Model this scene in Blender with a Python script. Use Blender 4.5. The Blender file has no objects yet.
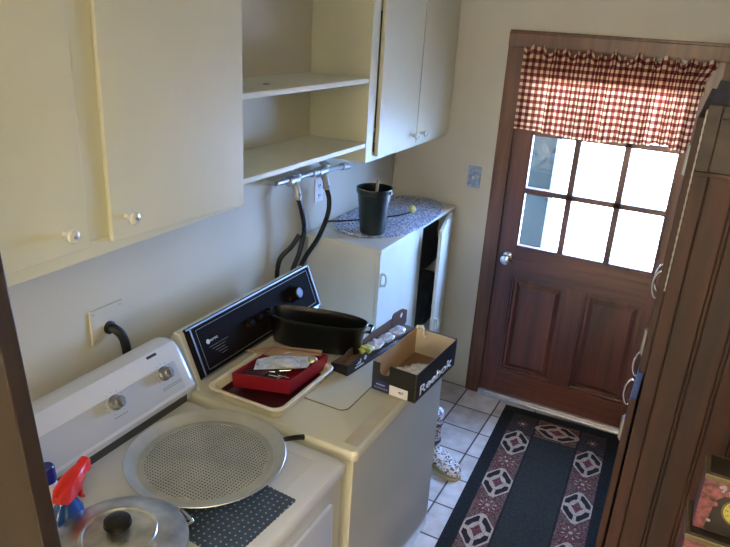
import bpy, bmesh, math, random
from mathutils import Vector, Matrix, noise
random.seed(7)
PI = math.pi
C = bpy.context.scene.collection

# ------------------------------------------------------------------ materials
def nodes(name):
    m = bpy.data.materials.new(name); m.use_nodes = True
    nt = m.node_tree; nt.nodes.clear()
    out = nt.nodes.new('ShaderNodeOutputMaterial')
    return m, nt, out
def N(nt, t, **kw):
    n = nt.nodes.new(t)
    for k, v in kw.items():
        if k in n.inputs: n.inputs[k].default_value = v
        else: setattr(n, k, v)
    return n
def L(nt, a, b): nt.links.new(a, b)
def rgb(r, g, b):   # sRGB 0-255 to linear
    f = lambda c: (c/12.92 if c <= .04045 else ((c+.055)/1.055)**2.4)
    return (f(r/255), f(g/255), f(b/255), 1)
def ramp(nt, fac, stops):
    r = nt.nodes.new('ShaderNodeValToRGB'); e = r.color_ramp.elements
    e[0].position, e[0].color = stops[0]; e[1].position, e[1].color = stops[1]
    for p, c in stops[2:]:
        x = e.new(p); x.color = c
    L(nt, fac, r.inputs[0]); return r
def plain(name, col, rough=.5, metal=0, vary=.06, scale=12, bump=0, bscale=60, coat=0, spec=.5, trans=0, alpha=1):
    m, nt, out = nodes(name)
    b = N(nt, 'ShaderNodeBsdfPrincipled', Roughness=rough, Metallic=metal)
    b.inputs['Specular IOR Level'].default_value = spec
    b.inputs['Coat Weight'].default_value = coat
    if name == 'almond_enamel': b.inputs['Coat IOR'].default_value = 1.85
    b.inputs['Transmission Weight'].default_value = trans
    b.inputs['Alpha'].default_value = alpha
    tc = N(nt, 'ShaderNodeTexCoord')
    n = N(nt, 'ShaderNodeTexNoise', Scale=scale, Detail=4.0)
    L(nt, tc.outputs['Object'], n.inputs['Vector'])
    d = tuple(c*(1-vary*1.6) for c in col[:3])+(1,); l = tuple(min(1, c*(1+vary)) for c in col[:3])+(1,)
    r = ramp(nt, n.outputs['Fac'], [(.3, d), (.7, l)])
    L(nt, r.outputs[0], b.inputs['Base Color'])
    if bump:
        n2 = N(nt, 'ShaderNodeTexNoise', Scale=bscale, Detail=3.0)
        L(nt, tc.outputs['Object'], n2.inputs['Vector'])
        bp = N(nt, 'ShaderNodeBump', Strength=bump, Distance=.004)
        L(nt, n2.outputs['Fac'], bp.inputs['Height']); L(nt, bp.outputs[0], b.inputs['Normal'])
    L(nt, b.outputs[0], out.inputs[0]); return m
def wood(name, dark, light, stretch=(18, 18, 1.2), rough=.42, coat=.15, knots=True):
    m, nt, out = nodes(name)
    b = N(nt, 'ShaderNodeBsdfPrincipled', Roughness=rough)
    b.inputs['Coat Weight'].default_value = coat; b.inputs['Coat Roughness'].default_value = .3
    g = N(nt, 'ShaderNodeNewGeometry')
    mp = N(nt, 'ShaderNodeMapping'); mp.inputs['Scale'].default_value = stretch
    L(nt, g.outputs['Position'], mp.inputs['Vector'])
    n = N(nt, 'ShaderNodeTexNoise', Scale=1.6, Detail=8.0, Distortion=.7, Roughness=.6)
    L(nt, mp.outputs[0], n.inputs['Vector'])
    r = ramp(nt, n.outputs['Fac'], [(.28, dark), (.72, light)])
    if knots:
        mp2 = N(nt, 'ShaderNodeMapping'); mp2.inputs['Scale'].default_value = tuple(min(s, 9)/1.6 for s in stretch)
        L(nt, g.outputs['Position'], mp2.inputs['Vector'])
        n3 = N(nt, 'ShaderNodeTexNoise', Scale=1.0, Detail=2.0); L(nt, mp2.outputs[0], n3.inputs['Vector'])
        r3 = ramp(nt, n3.outputs['Fac'], [(.34, (.34, .3, .3, 1)), (.52, (1, 1, 1, 1))])
        mx = N(nt, 'ShaderNodeMix', data_type='RGBA', blend_type='MULTIPLY'); mx.inputs[0].default_value = .8
        L(nt, r.outputs[0], mx.inputs[6]); L(nt, r3.outputs[0], mx.inputs[7]); L(nt, mx.outputs[2], b.inputs['Base Color'])
    else: L(nt, r.outputs[0], b.inputs['Base Color'])
    bp = N(nt, 'ShaderNodeBump', Strength=.15, Distance=.002)
    L(nt, n.outputs['Fac'], bp.inputs['Height']); L(nt, bp.outputs[0], b.inputs['Normal'])
    L(nt, b.outputs[0], out.inputs[0]); return m

M = {}
M['wall'] = plain('wall_paint', rgb(206, 200, 182), .65, vary=.02, scale=3, bump=.12, bscale=120)
M['ceil'] = plain('ceiling_paint', rgb(225, 220, 208), .8)
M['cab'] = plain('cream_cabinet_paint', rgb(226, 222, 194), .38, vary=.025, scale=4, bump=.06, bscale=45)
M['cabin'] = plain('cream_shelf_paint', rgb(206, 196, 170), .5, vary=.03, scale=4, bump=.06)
M['wcab'] = plain('white_melamine', rgb(226, 222, 208), .35, vary=.02)
M['casing'] = wood('casing_wood', rgb(70, 42, 27), rgb(122, 78, 50))
M['door'] = wood('door_wood', rgb(64, 32, 24), rgb(110, 60, 44), rough=.35, coat=.3)
M['doorh'] = wood('door_wood_rail', rgb(64, 32, 24), rgb(110, 62, 46), (1.2, 18, 18), rough=.35, coat=.3)
M['pine'] = wood('pantry_wood', rgb(30, 15, 11), rgb(78, 42, 29), (14, 14, 1.5), rough=.62, coat=0)
M['piney'] = wood('pantry_wood_grey', rgb(36, 28, 26), rgb(62, 50, 46), (3, 14, 14), rough=.6, coat=0)
M['post'] = wood('post_wood', rgb(28, 19, 14), rgb(50, 35, 25), (14, 14, 1.5), rough=.5, coat=.05)
M['bead'] = plain('groove_dark', rgb(26, 14, 10), .6)
M['chrome'] = plain('chrome', (.72, .72, .74, 1), .18, 1, vary=.05)
M['alu'] = plain('threshold_aluminium', (.62, .63, .66, 1), .35, 1, vary=.1, scale=20)
M['brass'] = plain('worn_brass', (.72, .62, .45, 1), .28, 1, vary=.1)
M['porc'] = plain('white_porcelain', rgb(232, 230, 222), .15, coat=.5)
M['white'] = plain('white_plastic', rgb(228, 228, 224), .35)
M['enamel'] = plain('white_enamel', rgb(214, 213, 214), .22, coat=.4, vary=.015, scale=3)
M['console'] = plain('dryer_console_grey', rgb(186, 188, 194), .3, vary=.015, scale=3)
M['recess'] = plain('recess_shade', rgb(70, 70, 68), .5)
M['almond'] = plain('almond_enamel', rgb(206, 203, 188), .34, coat=.7, vary=.02, scale=3)
M['almond2'] = plain('almond_seam', rgb(84, 80, 66), .5)
M['blackpl'] = plain('black_panel', rgb(27, 22, 21), .7, spec=.03, vary=.1)
M['blacken'] = plain('black_enamel', (.004, .004, .0045, 1), .28, coat=.12, vary=.2)
M['rubber'] = plain('black_rubber', rgb(20, 20, 22), .45, vary=.1)
M['steel'] = plain('galvanized_steel', (.5, .5, .5, 1), .5, .8, vary=.15, scale=40)
M['knobgrey'] = plain('dark_satin_metal', (.28, .28, .29, 1), .35, .7)
M['dialcap'] = plain('dial_cap_metal', (.10, .10, .11, 1), .55, .6)
M['frame'] = plain('dull_chrome', (.30, .30, .31, 1), .55, .9)
M['pipe'] = plain('white_pipe', rgb(190, 192, 196), .4)
M['green'] = plain('dark_green_plastic', rgb(26, 38, 36), .4, vary=.25, scale=30, coat=.2)
M['bamboo'] = plain('wood_stick', rgb(196, 172, 130), .6)
M['yellow'] = plain('pale_yellow_plastic', rgb(222, 214, 130), .35)
M['red'] = plain('red_plastic', rgb(138, 22, 34), .4, vary=.05, coat=.2)
M['spray'] = plain('bright_red_plastic', rgb(226, 44, 34), .32, vary=.04)
M['blue'] = plain('blue_plastic', rgb(28, 74, 150), .2, coat=.3)
M['navy'] = plain('navy_cap', rgb(36, 40, 120), .25, coat=.3)
M['traypl'] = plain('cream_tray_plastic', rgb(226, 214, 186), .35, vary=.02)
M['maroon'] = plain('maroon_tray', rgb(60, 18, 22), .35)
M['card'] = plain('brown_cardboard', rgb(168, 132, 92), .75, vary=.08, scale=25)
M['kraft'] = plain('tan_box_lining', rgb(184, 152, 112), .7, vary=.05)
M['boxfloor'] = plain('brown_box_floor', rgb(120, 88, 64), .7)
M['palelin'] = plain('pale_box_lining', rgb(190, 178, 164), .7, vary=.05)
M['boxblk'] = plain('black_card', rgb(20, 19, 20), .4, vary=.1)
M['ink'] = plain('white_print', rgb(225, 225, 225), .5)
M['label'] = plain('label_paper', rgb(216, 214, 218), .5)
M['labelb'] = plain('label_blue', rgb(26, 34, 84), .45)
M['grey'] = plain('grey_print', rgb(130, 130, 128), .5)
M['inkd'] = plain('dark_print', rgb(46, 46, 48), .5)
M['foil'] = plain('clear_blister', rgb(206, 208, 214), .2, vary=.15, scale=60, coat=.6, bump=.4, bscale=80)
M['paper'] = plain('crumpled_paper', rgb(196, 184, 160), .7, vary=.12, scale=40, bump=.5)
M['darkstuff'] = plain('dark_cloth', rgb(46, 44, 50), .8, vary=.4, scale=20, bump=.4, bscale=25)
M['outer'] = plain('dimmed_porch_post', (.011, .014, .0115, 1), .9, spec=.1)  # post darkened in its colour so the bright sky leaves it dim
M['snow'] = plain('snow', rgb(245, 247, 250), .8)
M['porchw'] = M['snow']
M['gold'] = plain('tin_gold', rgb(96, 84, 60), .4, .3)  # tin colours from here to the clock are darkened to carry their shade
M['tindark'] = plain('tin_dark', rgb(34, 30, 28), .4, vary=.2, scale=60)
M['rose'] = plain('tin_roses', rgb(112, 62, 68), .45, vary=.5, scale=90)
M['petal'] = plain('tin_petals', rgb(132, 124, 132), .5, vary=.2, scale=90)
M['clock'] = plain('clock_yellow', rgb(160, 152, 70), .4)
M['potal'] = plain('worn_aluminium', (.58, .57, .54, 1), .3, .9, vary=.3, scale=14, bump=.1)
M['potrim'] = plain('bright_aluminium', (.7, .7, .69, 1), .25, .9, vary=.1, scale=20)
M['pan'] = plain('pan_aluminium', (.60, .59, .53, 1), .38, .75, vary=.12, scale=9)

# perforated pan base (holes printed as dark dots), blotchy grey and tan
def dots(name, base, dot, pitch, rad, rough, metal, vary=.3, scale=9, rmax=None, inv=False):
    m, nt, out = nodes(name)
    b = N(nt, 'ShaderNodeBsdfPrincipled', Roughness=rough, Metallic=metal)
    tc = N(nt, 'ShaderNodeTexCoord')
    v = N(nt, 'ShaderNodeVectorMath', operation='SCALE'); v.inputs['Scale'].default_value = 1/pitch
    L(nt, tc.outputs['Object'], v.inputs[0])
    fr = N(nt, 'ShaderNodeVectorMath', operation='FRACTION'); L(nt, v.outputs[0], fr.inputs[0])
    sb = N(nt, 'ShaderNodeVectorMath', operation='SUBTRACT'); sb.inputs[1].default_value = (.5, .5, 0); L(nt, fr.outputs[0], sb.inputs[0])
    ml = N(nt, 'ShaderNodeVectorMath', operation='MULTIPLY'); ml.inputs[1].default_value = (1, 1, 0); L(nt, sb.outputs[0], ml.inputs[0])
    ln = N(nt, 'ShaderNodeVectorMath', operation='LENGTH'); L(nt, ml.outputs[0], ln.inputs[0])
    lt = N(nt, 'ShaderNodeMath', operation='LESS_THAN'); lt.inputs[1].default_value = rad; L(nt, ln.outputs['Value'], lt.inputs[0])
    f = lt.outputs[0]
    if rmax:
        m2 = N(nt, 'ShaderNodeVectorMath', operation='MULTIPLY'); m2.inputs[1].default_value = (1, 1, 0); L(nt, tc.outputs['Object'], m2.inputs[0])
        l2 = N(nt, 'ShaderNodeVectorMath', operation='LENGTH'); L(nt, m2.outputs[0], l2.inputs[0])
        q = N(nt, 'ShaderNodeMath', operation='LESS_THAN'); q.inputs[1].default_value = rmax; L(nt, l2.outputs['Value'], q.inputs[0])
        mm = N(nt, 'ShaderNodeMath', operation='MULTIPLY'); L(nt, f, mm.inputs[0]); L(nt, q.outputs[0], mm.inputs[1]); f = mm.outputs[0]
    n = N(nt, 'ShaderNodeTexNoise', Scale=scale, Detail=4.0); L(nt, tc.outputs['Object'], n.inputs['Vector'])
    r = ramp(nt, n.outputs['Fac'], [(.3, tuple(c*(1-vary) for c in base[:3])+(1,)), (.7, base)])
    mx = N(nt, 'ShaderNodeMix', data_type='RGBA'); L(nt, f, mx.inputs[0]); L(nt, r.outputs[0], mx.inputs[6]); mx.inputs[7].default_value = dot
    L(nt, mx.outputs[2], b.inputs['Base Color']); L(nt, b.outputs[0], out.inputs[0]); return m
M['panbase'] = dots('perforated_aluminium', (.56, .54, .45, 1), (.06, .06, .05, 1), .0092, .24, .42, .6, vary=.3, rmax=.165)
M['mat'] = dots('dotted_mat', rgb(66, 80, 98), rgb(150, 162, 176), .0175, .16, .55, 0, vary=.35, scale=25)

def tiles():
    m, nt, out = nodes('floor_tiles')
    b = N(nt, 'ShaderNodeBsdfPrincipled', Roughness=.28)
    g = N(nt, 'ShaderNodeNewGeometry')
    ad = N(nt, 'ShaderNodeVectorMath', operation='ADD'); ad.inputs[1].default_value = (-.62+.217*20, .01+.217*40, 0); L(nt, g.outputs['Position'], ad.inputs[0])
    sc = N(nt, 'ShaderNodeVectorMath', operation='SCALE'); sc.inputs['Scale'].default_value = 1/.217; L(nt, ad.outputs[0], sc.inputs[0])
    fr = N(nt, 'ShaderNodeVectorMath', operation='FRACTION'); L(nt, sc.outputs[0], fr.inputs[0])
    fl = N(nt, 'ShaderNodeVectorMath', operation='FLOOR'); L(nt, sc.outputs[0], fl.inputs[0])
    sx = N(nt, 'ShaderNodeSeparateXYZ'); L(nt, fr.outputs[0], sx.inputs[0])
    ds = []
    for k in (0, 1):
        s = N(nt, 'ShaderNodeMath', operation='SUBTRACT'); s.inputs[1].default_value = .5; L(nt, sx.outputs[k], s.inputs[0])
        a = N(nt, 'ShaderNodeMath', operation='ABSOLUTE'); L(nt, s.outputs[0], a.inputs[0]); ds.append(a)
    mxx = N(nt, 'ShaderNodeMath', operation='MAXIMUM'); L(nt, ds[0].outputs[0], mxx.inputs[0]); L(nt, ds[1].outputs[0], mxx.inputs[1])
    gt = N(nt, 'ShaderNodeMapRange'); gt.inputs['From Min'].default_value = .474; gt.inputs['From Max'].default_value = .485; L(nt, mxx.outputs[0], gt.inputs[0])
    wn = N(nt, 'ShaderNodeTexWhiteNoise'); L(nt, fl.outputs[0], wn.inputs['Vector'])
    n = N(nt, 'ShaderNodeTexNoise', Scale=14.0, Detail=5.0); L(nt, g.outputs['Position'], n.inputs['Vector'])
    av = N(nt, 'ShaderNodeMath', operation='MULTIPLY_ADD'); av.inputs[1].default_value = .45; L(nt, wn.outputs['Value'], av.inputs[0]); L(nt, n.outputs['Fac'], av.inputs[2])
    r = ramp(nt, av.outputs[0], [(.35, rgb(184, 168, 158)), (1.0, rgb(226, 218, 212))])
    mx = N(nt, 'ShaderNodeMix', data_type='RGBA'); L(nt, gt.outputs[0], mx.inputs[0]); L(nt, r.outputs[0], mx.inputs[6]); mx.inputs[7].default_value = rgb(84, 62, 52)
    L(nt, mx.outputs[2], b.inputs['Base Color'])
    rr = N(nt, 'ShaderNodeMapRange'); rr.inputs['To Min'].default_value = .25; rr.inputs['To Max'].default_value = .8; L(nt, gt.outputs[0], rr.inputs[0]); L(nt, rr.outputs[0], b.inputs['Roughness'])
    iv = N(nt, 'ShaderNodeMath', operation='SUBTRACT'); iv.inputs[0].default_value = 1; L(nt, gt.outputs[0], iv.inputs[1])
    bp = N(nt, 'ShaderNodeBump', Strength=.5, Distance=.003); L(nt, iv.outputs[0], bp.inputs['Height']); L(nt, bp.outputs[0], b.inputs['Normal'])
    L(nt, b.outputs[0], out.inputs[0]); return m
M['tiles'] = tiles()

def gingham():
    m, nt, out = nodes('gingham_cotton')
    uv = N(nt, 'ShaderNodeUVMap')
    sc = N(nt, 'ShaderNodeVectorMath', operation='SCALE'); sc.inputs['Scale'].default_value = 1/.033; L(nt, uv.outputs[0], sc.inputs[0])
    fr = N(nt, 'ShaderNodeVectorMath', operation='FRACTION'); L(nt, sc.outputs[0], fr.inputs[0])
    sx = N(nt, 'ShaderNodeSeparateXYZ'); L(nt, fr.outputs[0], sx.inputs[0])
    g = []
    for k in (0, 1):
        q = N(nt, 'ShaderNodeMath', operation='GREATER_THAN'); q.inputs[1].default_value = .48; L(nt, sx.outputs[k], q.inputs[0]); g.append(q)
    a = N(nt, 'ShaderNodeMath', operation='ADD'); L(nt, g[0].outputs[0], a.inputs[0]); L(nt, g[1].outputs[0], a.inputs[1])
    h = N(nt, 'ShaderNodeMath', operation='MULTIPLY'); h.inputs[1].default_value = .5; L(nt, a.outputs[0], h.inputs[0])
    r = ramp(nt, h.outputs[0], [(0, rgb(226, 204, 168)), (.25, rgb(138, 84, 74)), (.75, rgb(82, 32, 30))])
    r.color_ramp.interpolation = 'CONSTANT'
    d = N(nt, 'ShaderNodeBsdfDiffuse'); t = N(nt, 'ShaderNodeBsdfTranslucent')
    L(nt, r.outputs[0], d.inputs[0])
    wm = N(nt, 'ShaderNodeMix', data_type='RGBA', blend_type='MULTIPLY'); wm.inputs[0].default_value = 1; wm.inputs[7].default_value = (1, .72, .42, 1)
    L(nt, r.outputs[0], wm.inputs[6]); L(nt, wm.outputs[2], t.inputs[0])
    mx = N(nt, 'ShaderNodeMixShader'); mx.inputs[0].default_value = .26
    L(nt, d.outputs[0], mx.inputs[1]); L(nt, t.outputs[0], mx.inputs[2]); L(nt, mx.outputs[0], out.inputs[0]); return m
M['gingham'] = gingham()

def braid():
    m, nt, out = nodes('blue_braided_cotton')
    b = N(nt, 'ShaderNodeBsdfPrincipled', Roughness=.85)
    tc = N(nt, 'ShaderNodeTexCoord')
    mp = N(nt, 'ShaderNodeMapping'); mp.inputs['Scale'].default_value = (1, .5, 0); L(nt, tc.outputs['Object'], mp.inputs[0])
    ln = N(nt, 'ShaderNodeVectorMath', operation='LENGTH'); L(nt, mp.outputs[0], ln.inputs[0])
    w = N(nt, 'ShaderNodeMath', operation='SINE'); s = N(nt, 'ShaderNodeMath', operation='MULTIPLY'); s.inputs[1].default_value = 2*PI/.013
    L(nt, ln.outputs['Value'], s.inputs[0]); L(nt, s.outputs[0], w.inputs[0])
    v = N(nt, 'ShaderNodeTexVoronoi', Scale=190.0); L(nt, tc.outputs['Object'], v.inputs['Vector'])
    sp = N(nt, 'ShaderNodeSeparateXYZ'); L(nt, v.outputs['Color'], sp.inputs[0])
    r = ramp(nt, sp.outputs[0], [(.0, rgb(104, 120, 166)), (.22, rgb(168, 184, 214)), (.45, rgb(236, 238, 242)), (.88, rgb(134, 152, 196))])  # braid colours lifted, window light on the mat is put into them
    r.color_ramp.interpolation = 'CONSTANT'
    L(nt, r.outputs[0], b.inputs['Base Color'])
    bp = N(nt, 'ShaderNodeBump', Strength=.8, Distance=.004); L(nt, w.outputs[0], bp.inputs['Height']); L(nt, bp.outputs[0], b.inputs['Normal'])
    L(nt, b.outputs[0], out.inputs[0]); return m
M['braid'] = braid()

def speckle(name, cols, scale, rough=.9):
    m, nt, out = nodes(name)
    b = N(nt, 'ShaderNodeBsdfPrincipled', Roughness=rough)
    b.inputs['Specular IOR Level'].default_value = .1
    tc = N(nt, 'ShaderNodeTexCoord')
    v = N(nt, 'ShaderNodeTexVoronoi', Scale=scale); L(nt, tc.outputs['Object'], v.inputs['Vector'])
    sp = N(nt, 'ShaderNodeSeparateXYZ'); L(nt, v.outputs['Color'], sp.inputs[0])
    k = len(cols)
    r = ramp(nt, sp.outputs[0], [(i/k, c) for i, c in enumerate(cols)]); r.color_ramp.interpolation = 'CONSTANT'
    L(nt, r.outputs[0], b.inputs['Base Color']); L(nt, b.outputs[0], out.inputs[0]); return m
M['rugfield'] = speckle('rug_field', [rgb(48, 47, 43), rgb(57, 56, 51), rgb(43, 42, 39), rgb(52, 51, 46)], 260)
M['rugdark'] = speckle('rug_border', [rgb(37, 37, 35), rgb(43, 42, 40), rgb(31, 31, 30)], 260)
M['rugband'] = speckle('rug_band', [rgb(98, 74, 64), rgb(80, 50, 48), rgb(124, 102, 84), rgb(92, 54, 54)], 220)
M['rugbandd'] = speckle('rug_corner', [rgb(60, 56, 50), rgb(44, 40, 42), rgb(72, 64, 56)], 220)
M['rugcream'] = speckle('rug_cream', [rgb(176, 152, 130), rgb(156, 132, 114), rgb(188, 166, 144)], 260)
M['rugred'] = speckle('rug_red', [rgb(112, 44, 50), rgb(96, 38, 46), rgb(128, 60, 62)], 260)
M['rugink'] = speckle('rug_dark_motif', [rgb(40, 32, 33), rgb(50, 40, 40)], 260)
M['floral'] = speckle('floral_cloth', [rgb(222, 218, 214), rgb(206, 196, 196), rgb(160, 120, 120), rgb(228, 226, 222), rgb(92, 84, 92), rgb(216, 208, 190)], 130)
M['switchpl'] = plain('pale_blue_glaze', rgb(158, 178, 206), .2, vary=.25, scale=60, coat=.6)

def glass():
    m, nt, out = nodes('window_glass')
    t = N(nt, 'ShaderNodeBsdfTransparent'); t.inputs[0].default_value = (.93, .95, .96, 1)
    g = N(nt, 'ShaderNodeBsdfGlossy', Roughness=.03)
    mx = N(nt, 'ShaderNodeMixShader'); mx.inputs[0].default_value = .06
    L(nt, t.outputs[0], mx.inputs[1]); L(nt, g.outputs[0], mx.inputs[2]); L(nt, mx.outputs[0], out.inputs[0]); return m
M['glass'] = glass()
def emit(name, col, s):
    m, nt, out = nodes(name); e = N(nt, 'ShaderNodeEmission', Strength=s); e.inputs[0].default_value = col
    L(nt, e.outputs[0], out.inputs[0]); return m

# ------------------------------------------------------------------ mesh helpers
def bx(bm, x0, x1, y0, y1, z0, z1, bev=0, mi=0, rz=0, piv=None):
    r = bmesh.ops.create_cube(bm, size=1)
    vs = r['verts']
    for v in vs: v.co = Vector(((x0+x1)/2+v.co.x*(x1-x0), (y0+y1)/2+v.co.y*(y1-y0), (z0+z1)/2+v.co.z*(z1-z0)))
    fs = set(f for v in vs for f in v.link_faces)
    if bev:
        es = list(set(e for v in vs for e in v.link_edges))
        rr = bmesh.ops.bevel(bm, geom=es, offset=bev, segments=2, profile=.6, affect='EDGES')
        vs = list(set(rr['verts'])); fs = set(f for v in vs for f in v.link_faces)
    for f in fs: f.material_index = mi
    if rz:
        c = Vector(piv or ((x0+x1)/2, (y0+y1)/2, 0)); m = Matrix.Rotation(rz, 3, 'Z')
        for v in vs: v.co = m @ (v.co-c) + c
    return vs
def box(*a, **k): bm = bmesh.new(); bx(bm, *a, **k); return bm
def catmull(pts, n=8):
    P = [Vector(p) for p in pts]
    if len(P) < 3: return P
    P = [2*P[0]-P[1]]+P+[2*P[-1]-P[-2]]; out = []
    for i in range(1, len(P)-2):
        for k in range(n):
            t = k/n; a, b, c, d = P[i-1], P[i], P[i+1], P[i+2]
            out.append(.5*((2*b)+(c-a)*t+(2*a-5*b+4*c-d)*t*t+(3*b-a-3*c+d)*t**3))
    out.append(P[-2]); return out
def tube(bm, pts, r, seg=10, smooth=True, mi=0, n=8):
    P = catmull(pts, n) if smooth else [Vector(p) for p in pts]
    rs = r if callable(r) else (lambda t: r)
    rings = []; up = Vector((0, 0, 1))
    for i, p in enumerate(P):
        d = (P[min(i+1, len(P)-1)]-P[max(i-1, 0)]).normalized()
        a = d.cross(up)
        if a.length < .1: a = d.cross(Vector((1, 0, 0)))
        a.normalize()
        if i and rings and a.dot(pa) < 0: a = -a
        pa = a; b = d.cross(a); rr = rs(i/(len(P)-1))
        rings.append([bm.verts.new(p+(a*math.cos(2*PI*k/seg)+b*math.sin(2*PI*k/seg))*rr) for k in range(seg)])
    fs = []
    for i in range(len(rings)-1):
        for k in range(seg):
            fs.append(bm.faces.new([rings[i][k], rings[i][(k+1) % seg], rings[i+1][(k+1) % seg], rings[i+1][k]]))
    fs.append(bm.faces.new(rings[0][::-1])); fs.append(bm.faces.new(rings[-1]))
    for f in fs: f.material_index = mi
    return bm
def lathe(bm, prof, c, axis=(0, 0, 1), seg=40, sx=1, sy=1, rot=0, mi=0):
    """prof: list of (radius, height) along axis from point c"""
    ax = Vector(axis).normalized(); q = Vector((0, 0, 1)).rotation_difference(ax); c = Vector(c)
    rings = []
    for r, h in prof:
        if r < 1e-6: rings.append([bm.verts.new(c+q @ Vector((0, 0, h)))])
        else:
            row = []
            for k in range(seg):
                a = 2*PI*k/seg; x, y = r*sx*math.cos(a), r*sy*math.sin(a)
                x, y = x*math.cos(rot)-y*math.sin(rot), x*math.sin(rot)+y*math.cos(rot)
                row.append(bm.verts.new(c+q @ Vector((x, y, h))))
            rings.append(row)
    for a, b in zip(rings, rings[1:]):
        for k in range(seg):
            k2 = (k+1) % seg
            if len(a) == 1 and len(b) == 1: continue
            if len(a) == 1: f = bm.faces.new([a[0], b[k], b[k2]])
            elif len(b) == 1: f = bm.faces.new([a[k], b[0], a[k2]])
            else: f = bm.faces.new([a[k], a[k2], b[k2], b[k]])
            f.material_index = mi
    return bm
def prism(bm, poly, off, mi=0):
    """poly: list of 3D points, off: extrusion vector"""
    off = Vector(off); a = [bm.verts.new(Vector(p)) for p in poly]; b = [bm.verts.new(Vector(p)+off) for p in poly]
    n = len(a); fs = [bm.faces.new(a[::-1]), bm.faces.new(b)]
    for i in range(n): fs.append(bm.faces.new([a[i], a[(i+1) % n], b[(i+1) % n], b[i]]))
    for f in fs: f.material_index = mi
    return bm
def rrect(w, h, r, n=6):
    pts = []
    for cx, cy, a0 in ((w/2-r, h/2-r, 0), (-w/2+r, h/2-r, 90), (-w/2+r, -h/2+r, 180), (w/2-r, -h/2+r, 270)):
        for k in range(n+1):
            a = math.radians(a0+90*k/n); pts.append((cx+r*math.cos(a), cy+r*math.sin(a)))
    return pts
def loft(bm, rings, cap0=True, cap1=True, mi=0):
    R = [[bm.verts.new(Vector(p)) for p in ring] for ring in rings]; n = len(R[0])
    for a, b in zip(R, R[1:]):
        for k in range(n): bm.faces.new([a[k], a[(k+1) % n], b[(k+1) % n], b[k]]).material_index = mi
    if cap0: bm.faces.new(R[0][::-1]).material_index = mi
    if cap1: bm.faces.new(R[-1]).material_index = mi
    return bm
def link(name, bm, mats, root=None, smooth=None, bevel=0, loc=None):
    if not isinstance(mats, (list, tuple)): mats = [mats]
    bmesh.ops.recalc_face_normals(bm, faces=bm.faces[:])
    off = Matrix.Identity(4)
    if root is not None: off = root['_m'] if False else MW[root.name].inverted()
    elif loc is not None: off = Matrix.Translation(Vector(loc)).inverted()
    bm.transform(off)
    me = bpy.data.meshes.new(name); bm.to_mesh(me); bm.free()
    for m in mats: me.materials.append(M[m] if isinstance(m, str) else m)
    o = bpy.data.objects.new(name, me); C.objects.link(o)
    if root is not None: o.parent = root
    elif loc is not None: o.location = loc
    MW[o.name] = (MW[root.name] if root is not None else (Matrix.Translation(Vector(loc)) if loc is not None else Matrix.Identity(4)))
    if smooth is not None:
        for p in me.polygons: p.use_smooth = True
        me.set_sharp_from_angle(angle=math.radians(smooth))
    if bevel:
        b = o.modifiers.new('bevel', 'BEVEL'); b.width = bevel; b.segments = 2; b.limit_method = 'ANGLE'
    return o
MW = {}
def tag(o, label=None, cat=None, group=None, kind=None):
    if label: o['label'] = label
    if cat: o['category'] = cat
    if group: o['group'] = group
    if kind: o['kind'] = kind
    return o
def thing(name, label, cat, loc, group=None, kind=None):
    o = bpy.data.objects.new(name, None); C.objects.link(o); o.location = loc; o.empty_display_size = .05
    MW[o.name] = Matrix.Translation(Vector(loc)); return tag(o, label, cat, group, kind)
def struct(name, bm, m, smooth=None): return tag(link(name, bm, m, smooth=smooth), kind='structure')
def copy_thing(o, loc, label, rz=0):
    c = o.copy(); C.objects.link(c); c.location = loc; c.rotation_euler = (0, 0, rz); c['label'] = label
    for ch in [x for x in C.objects if x.parent == o]:
        d = ch.copy(); C.objects.link(d); d.parent = c
    return c
def text_bm(s, size, origin, xdir, ydir, ext=.0004, bold=0.0, wide=1.0, width=None):
    cu = bpy.data.curves.new('lettering', 'FONT'); cu.body = s; cu.size = 1; cu.extrude = 0; cu.offset = bold
    ob = bpy.data.objects.new('lettering', cu); me = bpy.data.meshes.new_from_object(ob)
    xs = [v.co.x for v in me.vertices]; x0, x1 = min(xs), max(xs)
    X = Vector(xdir).normalized(); Y = Vector(ydir).normalized(); O = Vector(origin); Z = X.cross(Y)
    kx = (width/(x1-x0)) if width else size*wide
    bm = bmesh.new(); bm.from_mesh(me)
    for v in bm.verts: v.co = O+X*(v.co.x-x0)*kx+Y*v.co.y*size+Z*ext
    bpy.data.objects.remove(ob); bpy.data.curves.remove(cu); bpy.data.meshes.remove(me)
    r = bmesh.ops.extrude_face_region(bm, geom=bm.faces[:])
    for g in r['geom']:
        if isinstance(g, bmesh.types.BMVert): g.co -= Z*ext*.9
    return bm

# ------------------------------------------------------------------ the room
XR, YB, ZC = 2.25, -8.6, 2.55
struct('floor', box(-.1, XR+.1, YB-.1, .16, -.06, 0), 'tiles')
struct('ceiling', box(-.1, XR+.1, YB-.1, .14, ZC, ZC+.05), 'ceil')
struct('wall_left', box(-.1, 0, YB, .14, 0, ZC), 'wall')
struct('wall_right', box(XR, XR+.1, YB, .14, 0, ZC), 'wall')
struct('wall_back', box(-.1, XR+.1, YB-.1, YB, 0, ZC), 'wall')
bm = bmesh.new()                                     # far wall round the door opening
bx(bm, 0, .665, 0, .14, 0, ZC); bx(bm, 1.645, XR, 0, .14, 0, ZC); bx(bm, .665, 1.645, 0, .14, 2.06, ZC)
struct('wall_far', bm, 'wall')
bm = bmesh.new()
for x0, x1 in ((.604, .69), (1.612, 1.698)):
    bx(bm, x0, x1, -.022, 0, 0, 2.02, .003); bx(bm, x0+.015 if x0 < 1 else x0, x1 if x0 < 1 else x1-.015, -.03, -.02, 0, 2.02, .004)
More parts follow.
